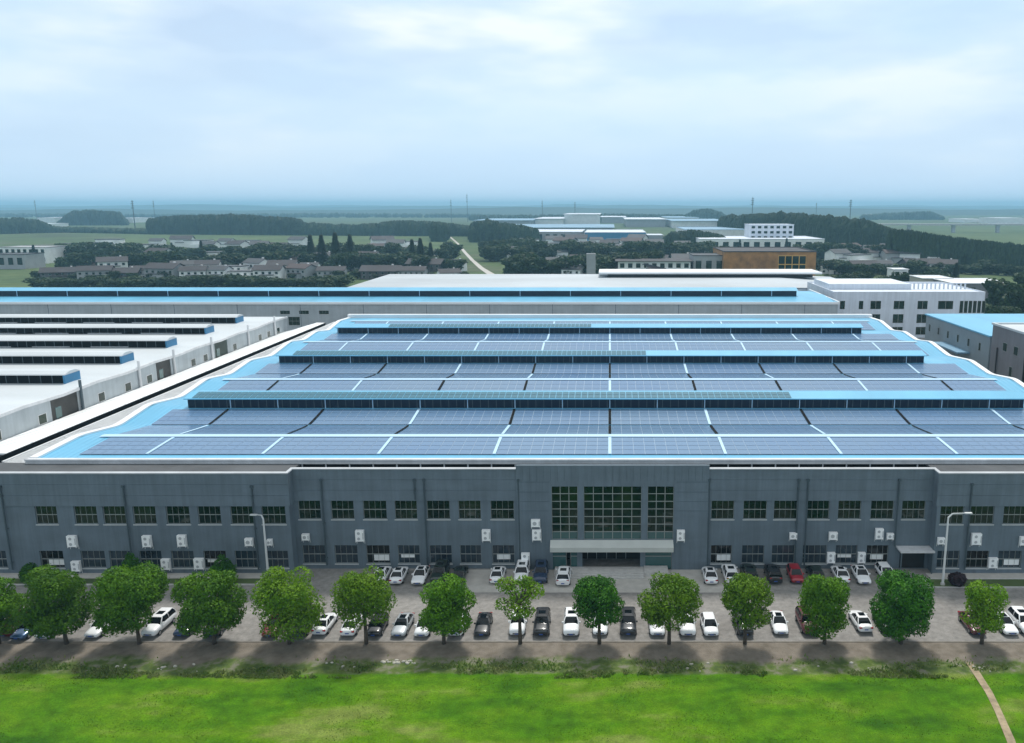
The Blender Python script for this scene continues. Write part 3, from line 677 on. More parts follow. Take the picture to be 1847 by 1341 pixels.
# white roofed hall beyond
M['rear_white'] = mat('weathered_white_roof', (0.40, 0.44, 0.47), 0.6, var=0.14, vscale=0.05, stretch=(0.3, 1, 1)); wh = thing('white_roofed_hall', (-20, 350, 0), 'low white-roofed hall standing behind the blue rear hall', 'factory')
y3 = 350; x0 = wallp(622, 515, y3)[0]; x1 = wallp(1560, 514, y3)[0]
m = MB(); m.box(x0+1, x1-1, y3+.5, 405, 0, 14.6); m.build('wall', M['white_wall'], wh)
m = MB(); m.add([(x0, y3, 14.8), (x1, y3, 14.8), (x1, 406, 14.8), (x0, 406, 14.8), (x0+6, y3+22, 16.6), (x1-30, y3+22, 16.6), (x1-30, 400, 16.6), (x0+6, 400, 16.6)], [(0, 1, 5, 4), (1, 2, 6, 5), (2, 3, 7, 6), (3, 0, 4, 7), (4, 5, 6, 7), (0, 3, 2, 1)]); m.build('roof', M['rear_white'], wh)
xa, xb = wallp(1088, 495, 385)[0], wallp(1466, 495, 385)[0]
m = MB(); m.box(xa+2, xb-1, 381, 399, 16.61, 18.2); mo = m.build('roof_monitor', M['dark'], wh)
m = MB(); m.box(xa-2, xb+3, 379.5, 400.5, 18.21, 19.0); m.build('monitor_roof', M['white_metal'], mo)
# white office, right
Y4 = 308.0
wl = []
for py0, py1 in ((543, 558), (567, 583), (590, 604)):
    zt = wallp(1600, py0, Y4)[1]; zb = wallp(1600, py1, Y4)[1]
    for a, c in ((1515, 1524), (1549, 1557), (1570, 1589), (1612, 1631), (1655, 1673), (1692, 1719)):
        wl.append((wallp(a, 550, Y4)[0], wallp(c, 550, Y4)[0], max(.9, zb), zt, 2 if c-a > 12 else 1))
for a in range(1731, 1772, 8): wl.append((wallp(a, 550, Y4)[0], wallp(a+6.5, 550, Y4)[0], wallp(1600, 565, Y4)[1], wallp(1600, 543, Y4)[1], 1))
z4 = wallp(1600, 529, Y4)[1]
wo_ = block('white_office', 'white three-storey office with dark windows, right of the rear blue-roofed hall', 'office building', wallp(1503, 545, Y4)[0], wallp(1776, 545, Y4)[0], Y4, 350, z4, M['white_wall'], M['white_wall'], .5, wl)
m = MB()
for k in range(14): x = wallp(1664+8*k, 530, Y4)[0]; m.box(x, x+.5, Y4+14, Y4+14.5, z4+.11, z4+2.2)
m.box(wallp(1664, 530, Y4)[0], wallp(1778, 530, Y4)[0], Y4+13.9, Y4+14.6, z4+2.21, z4+2.5); m.build('roof_railing', M['white_wall'], wo_)
m = MB(); m.box(wallp(1510, 530, Y4)[0], wallp(1664, 530, Y4)[0], Y4+12, Y4+36, z4+.11, z4+2.3); m.build('penthouse', M['white_wall'], wo_)
lw = thing('yard_wall', (90, 282, 0), 'low beige wall in front of the white three-storey office', 'wall'); m = MB(); m.box(84, 128, 281.6, 282, 0, 2.6); m.build('masonry', M['stone'], lw); m = MB(); m.box(83.9, 128.1, 281.5, 282.1, 2.61, 2.85); m.build('coping', M['white_metal'], lw)
# two dark buildings at the right
sideA = [(216+7*k, 217.2+7*k, 11.0, 13.2) for k in range(6)]
b5 = block('workshop', 'steel grey workshop with bright pale blue roof beside the right rim of the solar hall', 'workshop', 99, 150, 211, 255, 15.6, M['steel_wall'], M['blue_roof'], 0, None, None, sideA, .4)
m = MB(); m.box(95.4, 98.98, 222, 240, 9.2, 9.6); m.build('side_canopy', M['far_blue'], b5)
sideB = [(166+5.6*k, 168.1+5.6*k, 13.6, 15.8) for k in range(7)]+[(168+7*k, 169.5+7*k, 8, 10.5) for k in range(5)]
b6 = block('concrete_building', 'taupe grey building with small square windows at the right edge', 'building', 98, 140, 160, 208, 19.3, M['taupe_wall'], M['white_roof'], .5, None, None, sideB, .3)
m = MB(); m.box(106, 112, 196, 203, 19.41, 21.2); m.build('roof_hatch', M['stone'], b6)
m = MB()
for yy in (172, 190, 204): m.tube((97.7, yy, 1), (97.7, yy, 14), .18, n=8)
m.build('downpipe', M['dark'], b6)

# ================================================================== air conditioners
def make_ac(w, h, tall=False):
    t = thing('air_conditioner', (0, 0, 0), 'x', 'air conditioner', 'air conditioners on the office wall')
    m = MB(); m.box(-w/2, w/2, -.55, -.08, 0, h); b = m.build('casing', M['ac_white'], t)
    nf = 2 if h > 1.35 else 1
    for k in range(nf):
        c = MB(); r = min(w, h/nf)*.27; zc = h*(k+.5)/nf; xc = -w*.1
        c.tube((xc, -.56, zc), (xc, -.585, zc), r, r*.95, n=16); c.build('fan_grille', M['ac_grey'], t)
    m = MB(); m.box(w/2-.16, w/2-.04, -.565, -.552, h*.2, h*.8); m.build('vent', M['ac_grey'], t)
    m = MB(); m.box(-w/2, w/2, -.12, -.07, -.06, -.005); m.box(-w/2, -w/2+.06, -.6, -.01, -.12, -.02); m.box(w/2-.06, w/2, -.6, -.01, -.12, -.02); m.box(-w/2, -w/2+.06, -.06, -.01, -.5, -.12); m.box(w/2-.06, w/2, -.06, -.01, -.5, -.12)
    m.build('bracket', M['pole'], t)
    return t
AC = [  # px, py (bottom middle), width, height, wing?, label
 (130, 987, 16, 20, 1, 'large white air conditioner on the left wing, below the second upper window from the left'),
 (265, 987, 15, 20, 1, 'white twin-fan air conditioner on the left wing, beside the second drainpipe'),
 (328, 986, 15, 20, 1, 'white air conditioner below the fifth upper window of the left wing'),
 (449, 985, 14, 13, 1, 'squat white air conditioner just left of the left street lamp'),
 (486, 984, 9, 10, 1, 'smallest white air conditioner, just right of the left street lamp'),
 (137, 1031, 15, 18, 1, 'white air conditioner low on the left wing, half hidden by the second tree'),
 (299, 1028, 15, 19, 1, 'white air conditioner low on the wall between the third and fourth trees from the left'),
 (359, 1027, 17, 19, 1, 'white twin-fan air conditioner low on the wall, left of the right dark bush'),
 (551, 975, 13, 11, 0, 'small white air conditioner near the inner corner of the left wing'),
 (649, 977, 15, 20, 0, 'tall white air conditioner between the second and third upper windows right of the left wing'),
 (877, 976, 15, 20, 0, 'white air conditioner left of the drainpipe nearest the glazed entrance'),
 (966, 951, 16, 13, 0, 'upper one of the stacked pair of white air conditioners left of the glazed entrance'),
 (968, 975, 16, 19, 0, 'lower one of the stacked pair of white air conditioners left of the glazed entrance'),
 (948, 1018, 15, 20, 0, 'white twin-fan air conditioner low on the wall, left of the entrance'),
 (1228, 976, 14, 19, 0, 'white air conditioner just right of the glazed entrance'),
 (1431, 973, 13, 11, 0, 'small white air conditioner left of the close pair of drainpipes'),
 (1503, 974, 15, 13, 0, 'squat white air conditioner right of the close pair of drainpipes'),
 (1586, 973, 14, 19, 0, 'tall white air conditioner left of the small one above the side porch'),
 (1606, 973, 12, 10, 0, 'small white air conditioner touching the drainpipe by the side porch'),
 (1499, 1016, 14, 19, 0, 'white air conditioner low between the first two lower windows right of the pair of drainpipes'),
 (1554, 1016, 13, 19, 0, 'white air conditioner low between the last two lower windows before the side porch'),
 (1698, 982, 12, 11, 1, 'small white air conditioner just left of the right street lamp'),
 (1761, 983, 17, 20, 1, 'white air conditioner high on the right wing, right of its drainpipe'),
 (1791, 1025, 16, 18, 1, 'white air conditioner low on the right wing behind the rightmost tree'),
 (1846, 984, 12, 15, 1, 'white air conditioner cut by the right edge of the picture'),
]
for px, py, w_, h_, wing, lab in AC:
    Y = (YB if wing else YF)-(0.36 if abs(px-967) < 3 or abs(px-948) < 2 or px == 1228 else 0)
    x, z = wallp(px, py, Y-.5); s = 112/FX
    t = make_ac(w_*s, h_*s*1.02); t.location = (x, Y, z); t['label'] = lab

# ================================================================== street lamps
def lamp(px, py, top, arm, lab):
    x, y = ground(px, py); ztop = wallp(px, top, y)[1]
    t = thing('street_lamp', (x, y, 0), lab, 'street lamp', 'street lamps before the office')
    m = MB(); m.tube((0, 0, .02), (0, 0, ztop-.6), .17, .11, n=10); m.tube((0, 0, ztop-.6), (arm*.25, 0, ztop-.05), .11, .09, n=8); m.build('pole', M['pole'], t, local=True)
    m = MB(); m.tube((arm*.25, 0, ztop-.05), (arm, 0, ztop), .07, .06, n=8); m.build('arm', M['pole'], t, local=True)
    m = MB(); s = 1 if arm > 0 else -1; m.box(min(arm, arm+s*.9), max(arm, arm+s*.9), -.17, .17, ztop-.06, ztop+.08); m.build('lamp_head', M['pole'], t, local=True)
    m = MB(); m.tube((0, 0, 0), (0, 0, .35), .32, .28, n=12); m.build('base', M['kerb'], t, local=True)
lamp(484, 1040, 929, -.8, 'white street lamp standing before the left wing of the office')
lamp(1700, 1056, 926, 2.1, 'white street lamp with long arm in the bed before the right wing')

# ================================================================== cars
PAINT = {}
def paint(c):
    D = {'white': (0.84, 0.85, 0.86), 'black': (0.010, 0.011, 0.014), 'dark blue': (0.012, 0.03, 0.075), 'blue': (0.03, 0.08, 0.17), 'dark green': (0.008, 0.02, 0.014),
         'dark red': (0.16, 0.005, 0.010), 'red': (0.30, 0.008, 0.02), 'maroon': (0.10, 0.006, 0.016), 'silver': (0.42, 0.45, 0.47), 'charcoal': (0.028, 0.03, 0.035)}
    if c not in PAINT: PAINT[c] = mat('car_paint_'+c.replace(' ', '_'), D[c], 0.35, metal=0.3 if c in ('silver', 'charcoal', 'blue') else 0.0, coat=0.8)
    return PAINT[c]
TYPES = {
 'sedan': dict(L=4.65, W=1.82, st=[(-2.32,.62,.42,.60),(-2.2,.80,.28,.70),(-1.9,.87,.24,.78),(-1.2,.905,.22,.88),(-.75,.91,.22,.95),(0.2,.91,.22,.97),(1.2,.905,.22,1.0),(1.7,.89,.24,1.0),(2.1,.84,.28,.96),(2.27,.76,.34,.88),(2.33,.66,.42,.70)],
               g0=(-.95, 1.75), g1=(-.12, .95), gw=(.80, .60), gz=(.93, 1.45)),
 'suv': dict(L=4.7, W=1.9, st=[(-2.35,.70,.45,.80),(-2.25,.86,.34,.98),(-1.9,.92,.30,1.05),(-1.2,.95,.28,1.12),(-.8,.95,.28,1.16),(0.2,.955,.28,1.16),(1.4,.95,.28,1.18),(2.0,.93,.30,1.18),(2.28,.88,.36,1.14),(2.35,.76,.45,1.0)],
             g0=(-1.0, 2.18), g1=(-.35, 1.85), gw=(.86, .68), gz=(1.12, 1.72)),
 'hatchback': dict(L=4.1, W=1.76, st=[(-2.05,.64,.42,.66),(-1.95,.80,.30,.78),(-1.6,.86,.26,.86),(-1.0,.88,.24,.95),(0.2,.885,.24,1.0),(1.3,.88,.24,1.02),(1.8,.85,.28,1.0),(2.0,.78,.34,.92),(2.05,.66,.44,.76)],
             g0=(-1.05, 1.82), g1=(-.25, 1.35), gw=(.79, .62), gz=(.96, 1.5)),
}
CARS = {}
def make_car(kind, c):
    T = TYPES[kind]; P = paint(c)
    root = thing('parked_car', (0, 0, 0), 'x', 'car', 'cars parked before the office')
    m = MB(); rings = []
    for (y, w, z0, zt) in T['st']:
        h = zt-z0
        half = [(w*.82, z0), (w*.98, z0+h*.22), (w, z0+h*.5), (w*.975, z0+h*.74), (w*.88, z0+h*.93), (w*.5, zt+.025), (0, zt+.035)]
        ring = half+[(-a, b) for a, b in half[-2::-1]]
        rings.append([(a, y, b) for a, b in ring])
    m.loft(rings); body = m.build('body', P, root, smooth=True, local=True)
    def bar(a, b2, r, mt, name, par): q = MB(); q.tube(a, b2, r, n=5); return q
    (a0, b0), (a1, b1), (w0, w1), (z0, z1) = T['g0'], T['g1'], T['gw'], T['gz']
    am, bm = (a0+a1)/2, (b0+b1)/2; wm = w0*.45+w1*.55; zm = (z0+z1)/2+.02
    m = MB(); m.loft([[(-w0, a0, z0), (w0, a0, z0), (w0, b0, z0), (-w0, b0, z0)], [(-wm-.03, am-.05, zm), (wm+.03, am-.05, zm), (wm+.03, bm+.05, zm), (-wm-.03, bm+.05, zm)], [(-w1, a1, z1), (w1, a1, z1), (w1, b1, z1), (-w1, b1, z1)]])
    m.build('window', M['carglass'], root, local=True)
    m = MB(); n = 4; rr = []
    for k in range(n+1):
        y = a1-.06+(b1-a1+.12)*k/n; e = 0.03 if k in (0, n) else .065; ww = w1-(.04 if k in (0, n) else 0)
        rr.append([(-ww-.02, y, z1-.03), (ww+.02, y, z1-.03), (ww, y, z1+.02), (ww*.6, y, z1+e), (-ww*.6, y, z1+e), (-ww, y, z1+.02)])
    m.loft(rr); m.build('roof', P, root, smooth=False, local=True)
    for s in (-1, 1):
        yb_m = (a0+b0)/2+.1
        for (ya, yb, yc, q) in ((a0, am-.05, a1, .045), (b0, bm+.05, b1, .045), (yb_m, yb_m, yb_m, .035)):
            m = MB(); P3 = [(s*w0*.985, ya, z0-.02), (s*(wm+.035), yb, zm), (s*w1, yc, z1)]
            m.loft([[(px_-q, py_-q, pz_), (px_+q, py_-q, pz_), (px_+q, py_+q, pz_), (px_-q, py_+q, pz_)] for px_, py_, pz_ in P3]); m.build('pillar', P, root, local=True)
    if kind != 'hatchback':
        m = MB(); ym = (a1+b1)/2-.15; m.box(-w1*.6, w1*.6, ym-.42, ym+.38, z1+.066, z1+.08); m.build('sunroof', M['carglass'], root, local=True)
    Lh = T['L']/2; W = T['W']/2
    for s in (-1, 1):
        m = MB(); m.box(min(s*(w0+.02), s*(w0+.24)), max(s*(w0+.02), s*(w0+.24)), a0+.22, a0+.36, z0+.0, z0+.16); m.build('mirror', P, root, local=True)
        z = T['st'][1][3]-.10
        m = MB(); m.loft([[(s*.42, -Lh+.02, z-.08), (s*.42, -Lh+.06, z+.03), (s*.42, -Lh+.3, z-.05)], [(s*.74, -Lh+.10, z-.09), (s*.74, -Lh+.16, z+.05), (s*.74, -Lh+.4, z-.02)]]); m.build('headlight', M['lamp'], root, local=True)
        z = T['st'][-3][3]-.16
        m = MB(); m.box(min(s*.48, s*.80), max(s*.48, s*.80), Lh-.20, Lh-.015, z-.08, z+.08); m.build('tail_light', M['tail'], root, local=True)
        for yw in (-Lh+.88, Lh-.92):
            m = MB(); m.tube((s*(W-.24), yw, .33), (s*(W+.015), yw, .33), .33, .32, n=18); tw = m.build('wheel', M['tyre'], root, local=True)
            m = MB(); m.tube((s*(W+.0), yw, .33), (s*(W+.028), yw, .33), .21, .19, n=14); m.build('rim', M['rim'], tw, local=True)
    m = MB(); z = T['st'][0][2]+.02; m.box(-.46, .46, -Lh-.015, -Lh+.1, z, z+.13); m.build('grille', M['grille'], root, local=True)
    m = MB(); m.box(-.22, .22, -Lh-.03, -Lh-.016, z-.02, z+.10); m.build('number_plate', M['plate'], root, local=True)
    m = MB(); m.box(-.22, .22, Lh+.0, Lh+.02, .55, .68); m.build('number_plate', M['plate'], root, local=True)
    return root
# px, py of the near bumper, colour, type, nose towards camera?, label
FRONT = [
 (6, 1153, 'dark red', 'suv', 1, 'dark red car cut by the left edge, in the front row'),
 (30, 1158, 'blue', 'sedan', 1, 'metallic blue car, second from the left in the front row'),
 (74, 1156, 'white', 'hatchback', 1, 'white car right of the blue one, half under the second tree'),
 (164, 1154, 'white', 'sedan', 1, 'white saloon standing free between the second and third trees from the left'),
 (268, 1152, 'white', 'suv', 1, 'white car under the right side of the third tree from the left'),
 (324, 1152, 'dark blue', 'sedan', 1, 'dark blue car left under the fourth tree from the left'),
 (378, 1153, 'black', 'suv', 1, 'black car right under the fourth tree from the left'),
 (483, 1153, 'dark red', 'sedan', 1, 'dark red saloon under the left side of the fifth tree from the left'),
 (536, 1152, 'black', 'sedan', 1, 'black car almost hidden behind the fifth tree trunk from the left'),
 (575, 1149, 'white', 'sedan', 0, 'white saloon between the fifth and sixth trees, tail towards the grass'),
 (626, 1151, 'white', 'sedan', 0, 'white saloon under the left side of the sixth tree from the left'),
 (673, 1152, 'black', 'hatchback', 1, 'black hatchback under the right side of the sixth tree from the left'),
 (718, 1152, 'silver', 'sedan', 1, 'silver saloon standing free between the sixth and seventh trees'),
 (760, 1152, 'white', 'hatchback', 1, 'white hatchback under the left side of the seventh tree'),
 (821, 1151, 'white', 'sedan', 0, 'white saloon under the right side of the seventh tree'),
 (867, 1151, 'black', 'sedan', 1, 'glossy black saloon between the seventh and eighth trees'),
 (931, 1150, 'white', 'suv', 1, 'white car directly behind the thin-crowned eighth tree trunk'),
 (975, 1151, 'black', 'suv', 1, 'large black car right of the thin-crowned eighth tree'),
 (1029, 1151, 'white', 'suv', 1, 'white car between the eighth and ninth trees, below the entrance'),
 (1083, 1149, 'white', 'sedan', 1, 'white car behind the ninth tree trunk'),
 (1134, 1150, 'charcoal', 'suv', 1, 'charcoal car between the ninth and tenth trees'),
 (1186, 1150, 'white', 'sedan', 1, 'white saloon under the left side of the tenth tree'),
 (1241, 1151, 'white', 'suv', 1, 'white car under the right side of the tenth tree'),
 (1283, 1151, 'white', 'hatchback', 1, 'white hatchback standing free between the tenth and eleventh trees'),
 (1345, 1151, 'black', 'suv', 1, 'black car under the eleventh tree'),
 (1411, 1148, 'white', 'sedan', 1, 'white saloon standing free between the eleventh and twelfth trees'),
 (1463, 1148, 'maroon', 'suv', 1, 'maroon car under the left side of the twelfth tree'),
 (1562, 1144, 'white', 'sedan', 0, 'white saloon between the twelfth and thirteenth trees, tail towards the grass'),
 (1606, 1146, 'charcoal', 'sedan', 1, 'charcoal car hidden behind the big thirteenth tree'),
 (1768, 1149, 'maroon', 'sedan', 1, 'maroon saloon under the rightmost tree'),
 (1826, 1149, 'white', 'sedan', 1, 'white saloon just right of the rightmost tree'),
 (1862, 1149, 'white', 'suv', 1, 'white car cut by the right edge, in the front row'),
]
BACK = [
 (681, 1056, 'white', 'sedan', 0, 'white car in the back row mostly hidden behind the sixth tree crown'),
 (712, 1057, 'white', 'sedan', 0, 'white saloon by the wall, first one clear of the sixth tree crown'),
 (752, 1058, 'white', 'sedan', 1, 'white saloon by the wall, just left of the dark green car'),
 (790, 1050, 'dark green', 'suv', 1, 'dark green car by the wall above the seventh tree crown'),
 (826, 1050, 'dark green', 'sedan', 0, 'dark green saloon by the wall, right one of the two dark green cars'),
 (894, 1056, 'white', 'sedan', 0, 'white saloon by the wall above the left side of the eighth tree'),
 (940, 1048, 'white', 'suv', 1, 'white car by the wall right behind the eighth tree crown'),
 (973, 1055, 'dark blue', 'suv', 1, 'dark blue car by the wall left of the entrance steps'),
 (1015, 1060, 'white', 'suv', 0, 'white boxy car parked alone before the entrance steps'),
 (1284, 1057, 'white', 'sedan', 0, 'white saloon by the wall, leftmost of the cars right of the entrance'),
 (1321, 1056, 'white', 'suv', 0, 'white car by the wall above the eleventh tree crown'),
 (1354, 1050, 'dark green', 'suv', 0, 'dark green car by the wall behind the eleventh tree crown'),
 (1400, 1056, 'black', 'suv', 0, 'black boxy car by the wall, left of the red one'),
 (1440, 1055, 'red', 'hatchback', 1, 'bright red car by the wall'),
 (1474, 1048, 'dark green', 'hatchback', 0, 'dark green car by the wall just right of the red one'),
 (1523, 1054, 'white', 'sedan', 0, 'white saloon by the wall above the right side of the twelfth tree'),
 (1562, 1057, 'white', 'sedan', 1, 'white saloon by the wall between the twelfth and thirteenth trees'),
 (1604, 1050, 'white', 'hatchback', 1, 'white hatchback by the wall, rightmost of the back row'),
]
rnd = random.Random(4)
seen = {}
for lst, dy in ((FRONT, 0), (BACK, 0)):
    for px, py, c, kind, nose, lab in lst:
        key = (kind, c)
        if key not in seen: seen[key] = make_car(kind, c); o = seen[key]
        else: o = copy_tree(seen[key])
        x, y = ground(px, py, 0.1); L = TYPES[kind]['L']
        if lst is BACK: y = min(y, (YF-.45)-L-0.02)
        o.location = (x, y+L/2, 0.02); o.rotation_euler = (0, 0, (0 if nose else math.pi)+R(rnd.uniform(-2.2, 2.2)))
        o['label'] = lab

# ================================================================== the row of trees
def crown(rng, blobs, n, size, dens=1.0):
    """leaf clumps: small quads on and inside a set of overlapping lumps"""
    m = MB(); tot = sum(r*r for *_, r in blobs)
    for (cx, cy, cz, r) in blobs:
        k = int(n*r*r/tot)
        for _ in range(k):
            v = Vector((rng.gauss(0, 1), rng.gauss(0, 1), rng.gauss(0, 1))).normalized()
            q = r*(rng.uniform(.55, 1.0)**.5)*(1+.22*noise.noise(v*2.2+Vector((cx, cy, cz))))
            p = Vector((cx, cy, cz))+Vector((v.x*q, v.y*q, v.z*q*.85))
            nn = (v+Vector((rng.gauss(0, .5), rng.gauss(0, .5), rng.gauss(0, .5)))).normalized()
            a = nn.orthogonal().normalized(); b = nn.cross(a); th = rng.uniform(0, 6.28)
            a, b = a*math.cos(th)+b*math.sin(th), b*math.cos(th)-a*math.sin(th); s = size*rng.uniform(.6, 1.25)
            m.add([p-a*s-b*s*.25, p+a*s*.1-b*s*.75, p+a*s+b*s*.2, p-a*s*.05+b*s*.7], [(0, 1, 2, 3)])
    return m
# px centre, py base, crown left, right, top, bottom (px), leaf material, density, label
TREES = [
 (-4, 1158, -50, 42, 1038, 1148, 'leaf_a', 1, 'round green tree cut by the left edge of the picture'),
 (118, 1160, 26, 170, 1020, 1142, 'leaf_a', 1, 'wide bushy tree, second from the left in the row along the lot'),
 (250, 1160, 165, 312, 1017, 1152, 'leaf_a', 1, 'wide bushy tree, third from the left, with a gap showing in its crown'),
 (385, 1160, 308, 450, 1030, 1140, 'leaf_a', 1, 'broad tree, fourth from the left in the row along the lot'),
 (521, 1160, 450, 592, 1018, 1148, 'leaf_b', .62, 'loose flat-topped tree with visible limbs, fifth from the left'),
 (660, 1160, 594, 720, 1022, 1132, 'leaf_b', .72, 'yellow-green tree with a forked trunk showing, sixth from the left'),
 (800, 1160, 746, 864, 1034, 1142, 'leaf_a', 1, 'dense rounded tree, seventh from the left'),
 (938, 1152, 883, 990, 1036, 1112, 'leaf_b', .34, 'thin-crowned tree with bare twigs showing, left of the entrance'),
 (1081, 1156, 1027, 1133, 1038, 1130, 'leaf_d', 1, 'deep green compact tree before the entrance'),
 (1207, 1156, 1144, 1272, 1036, 1132, 'leaf_b', .85, 'light green spreading tree right of the entrance'),
 (1344, 1156, 1294, 1402, 1032, 1132, 'leaf_b', .8, 'olive tree with lumpy crown, before the right part of the office'),
 (1488, 1157, 1435, 1538, 1032, 1150, 'leaf_a', 1, 'narrow two-tiered tree left of the biggest right-hand tree'),
 (1626, 1158, 1561, 1692, 1030, 1148, 'leaf_d', 1.1, 'biggest and densest deep green tree on the right'),
 (1772, 1156, 1730, 1820, 1044, 1142, 'leaf_b', .7, 'small open twisted tree, rightmost in the row'),
]
for ti, (px, py, xl, xr, yt, ybm, lm, dens, lab) in enumerate(TREES):
    rng = random.Random(100+ti); x, y = ground(px, py); y = min(y, 85.7) if ti else 85.7
    yc = y+0.2; W = (xr-xl)/2/FX*88; zt = wallp(px, yt+6, yc)[1]; zb = max(.35, wallp(px, ybm+8, yc-2.0)[1]); cxm = atY((xl+xr)/2, yc, (zt+zb)/2)
    x = atY(px, y, 1)
    t = thing('street_tree', (x, y, 0), lab, 'tree', 'trees in a row along the parking lot')
    blobs = []; H = (zt-zb)/2; zc = (zt+zb)/2
    blobs.append((0, 0, zc+H*.18, min(W, H)*.72))
    n = 17 if dens > .5 else 9
    for k in range(n):
        a = 2*math.pi*k/n+rng.uniform(-.3, .3); lvl = rng.choice([-.72, -.5, -.2, .05, .3, .5]); rr = math.sqrt(max(.05, 1-(lvl*1.05)**2))
        r = min(W, H)*rng.uniform(.38, .54); sq = W-r
        blobs.append((math.cos(a)*sq*rr*.98, math.sin(a)*sq*rr*.85, zc+lvl*H*1.1, r))
    for k in range(4):
        a = rng.uniform(0, 6.28); r = min(W, H)*rng.uniform(.35, .45); blobs.append((math.cos(a)*W*.35, math.sin(a)*W*.3, zt-r*.9, r))
    off = cxm-x
    blobs = [(b0+off, b1, max(b2, zb+b3*.8), b3) for b0, b1, b2, b3 in blobs]
    m = crown(rng, blobs, int(21000*dens*(W*H/16)), .135); m.build('crown', M[lm], t, local=True)
    m = MB(); zf = max(1.4, zb+1.2)
    lean = off*.3; pts = [(0, 0, -.1), (lean*.3, 0, zf*.5), (lean, 0, zf)]
    m.tube(pts[0], pts[1], .24, .19, n=9); m.tube(pts[1], pts[2], .19, .16, n=9); tr = m.build('trunk', M['bark'], t, local=True, smooth=True)
    for bb in blobs[1:9 if dens > .5 else len(blobs)]:
        l = MB(); p0 = Vector((lean, 0, zf-.1)); p2 = Vector(bb[:3]); p1 = p0.lerp(p2, .45)+Vector((rng.uniform(-.2, .2), rng.uniform(-.2, .2), .35))
        l.tube(p0, p1, .10, .07, n=6); l.tube(p1, p2, .07, .03, n=5)
        for _ in range(5 if dens < .9 else 2):
            e = p2+Vector((rng.gauss(0, 1), rng.gauss(0, 1), rng.uniform(0, 1))).normalized()*bb[3]*.95; l.tube(p1.lerp(p2, rng.uniform(.3, 1)), e, .035, .012, n=4)
        l.build('limb', M['bark'], t, local=True)
# bushes by the wall
for i, (px, py, wd, tp, lab, mt) in enumerate([(55, 1052, 38, 1012, 'round dark green bush before the left wing, leftmost', 'leaf_d'), (238, 1048, 46, 997, 'cone-shaped dark bush behind the third tree from the left', 'leaf_d'),
        (402, 1050, 50, 1001, 'cone-shaped dark bush behind the fourth tree from the left', 'leaf_d'), (1727, 1058, 31, 1033, 'low round purple-black bush beside the right street lamp', 'purple')]):
    rng = random.Random(i+50); x, y = ground(px, py); y = min(y, 101.6); x = atY(px, y, 1); ht = wallp(px, tp, y)[1]; W = wd/2/FX*109
    t = thing('round_bush', (x, y, 0.1), lab, 'bush', 'clipped bushes by the office wall')
    bl = [(0, 0, ht*.3, W*.85), (0, 0, ht*.62, W*.62)]+[(math.cos(a)*W*.4, math.sin(a)*W*.4, ht*.38, W*.6) for a in (0, 1.6, 3.1, 4.7)]+([(0, 0, ht*.85, W*.32)] if i else [])
    if i == 3: bl = [(0, 0, ht*.45, W*.9), (.3, 0, ht*.5, W*.75), (-.3, 0, ht*.5, W*.75)]
    crown(rng, bl, 3500, .13).build('foliage', M[mt], t, local=True)
    m = MB(); m.tube((0, 0, -.1), (0, 0, ht*.6), .1, .05, n=6); m.build('stem', M['bark'], t, local=True)

# ================================================================== verge weeds, stones
rng = random.Random(9); m = MB()
for _ in range(17000):
    x = rng.uniform(-66, 56); y = 78.6+abs(rng.gauss(0, 1.5)); 
    dn = noise.noise(Vector((x*.12, y*.4, 2.0)))+.25*noise.noise(Vector((x*.9, y, 7)))
    if dn < .03 or y > 83.2: continue
    h = rng.uniform(.05, .26)*(1.1+dn); a = rng.uniform(0, 6.28); w_ = rng.uniform(.04, .12); dx, dy = math.cos(a)*w_, math.sin(a)*w_; lx, ly = rng.gauss(0, .12), rng.gauss(0, .12)
    m.add([(x-dx, y-dy, 0), (x+dx, y+dy, 0), (x+dx*.5+lx, y+dy*.5+ly, h), (x-dx*.5+lx, y-dy*.5+ly, h)], [(0, 1, 2, 3)])
tag(m.build('verge_weeds', leafmat('weed', (0.10, 0.20, 0.02), (0.26, 0.30, 0.10))), 'low rough weeds growing along the dirt verge', 'weeds', kind='stuff')
m = MB()
for _ in range(30000):
    y = 58+21*rng.random()**.8; x = rng.uniform(-1, 1)*y*.85-9
    dn = noise.noise(Vector((x*.15, y*.25, 12.0)))
    if dn < .02: continue
    h = rng.uniform(.04, .13); a = rng.uniform(0, 6.28); w_ = .05; dx, dy = math.cos(a)*w_, math.sin(a)*w_; z = undul(x, y)*min(1, max(0, (79-y)/3)); lx = rng.gauss(0, .06)
    m.add([(x-dx, y-dy, z-.01), (x+dx, y+dy, z-.01), (x+lx, y+lx, z+h)], [(0, 1, 2)])
tag(m.build('grass_tufts', leafmat('tuft', (0.06, 0.14, 0.004), (0.10, 0.19, 0.012))), 'short grass tufts scattered through the green field', 'grass', kind='stuff')
m = MB(); SP = []
for _ in range(26): SP.append((rng.uniform(690, 748), rng.uniform(1192, 1198)))
for _ in range(34): SP.append((rng.choice([rng.uniform(1240, 1280), rng.uniform(1420, 1600), rng.uniform(1740, 1790), rng.uniform(180, 360), rng.uniform(560, 640)]), rng.uniform(1196, 1212)))
for px, py in SP:
    x, y = ground(px, py); r = rng.uniform(.08, .26); z = .06
    m.loft([[(x+r*math.cos(a)*rng.uniform(.7, 1.2)*k, y+r*.7*math.sin(a)*k, z-.05+q) for a in [i*1.047 for i in range(6)]] for k, q in ((1, 0), (.9, r*.45), (.4, r*.7))])
tag(m.build('loose_stones', M['stone']), 'pale loose stones strewn along the verge', 'stones', kind='stuff')

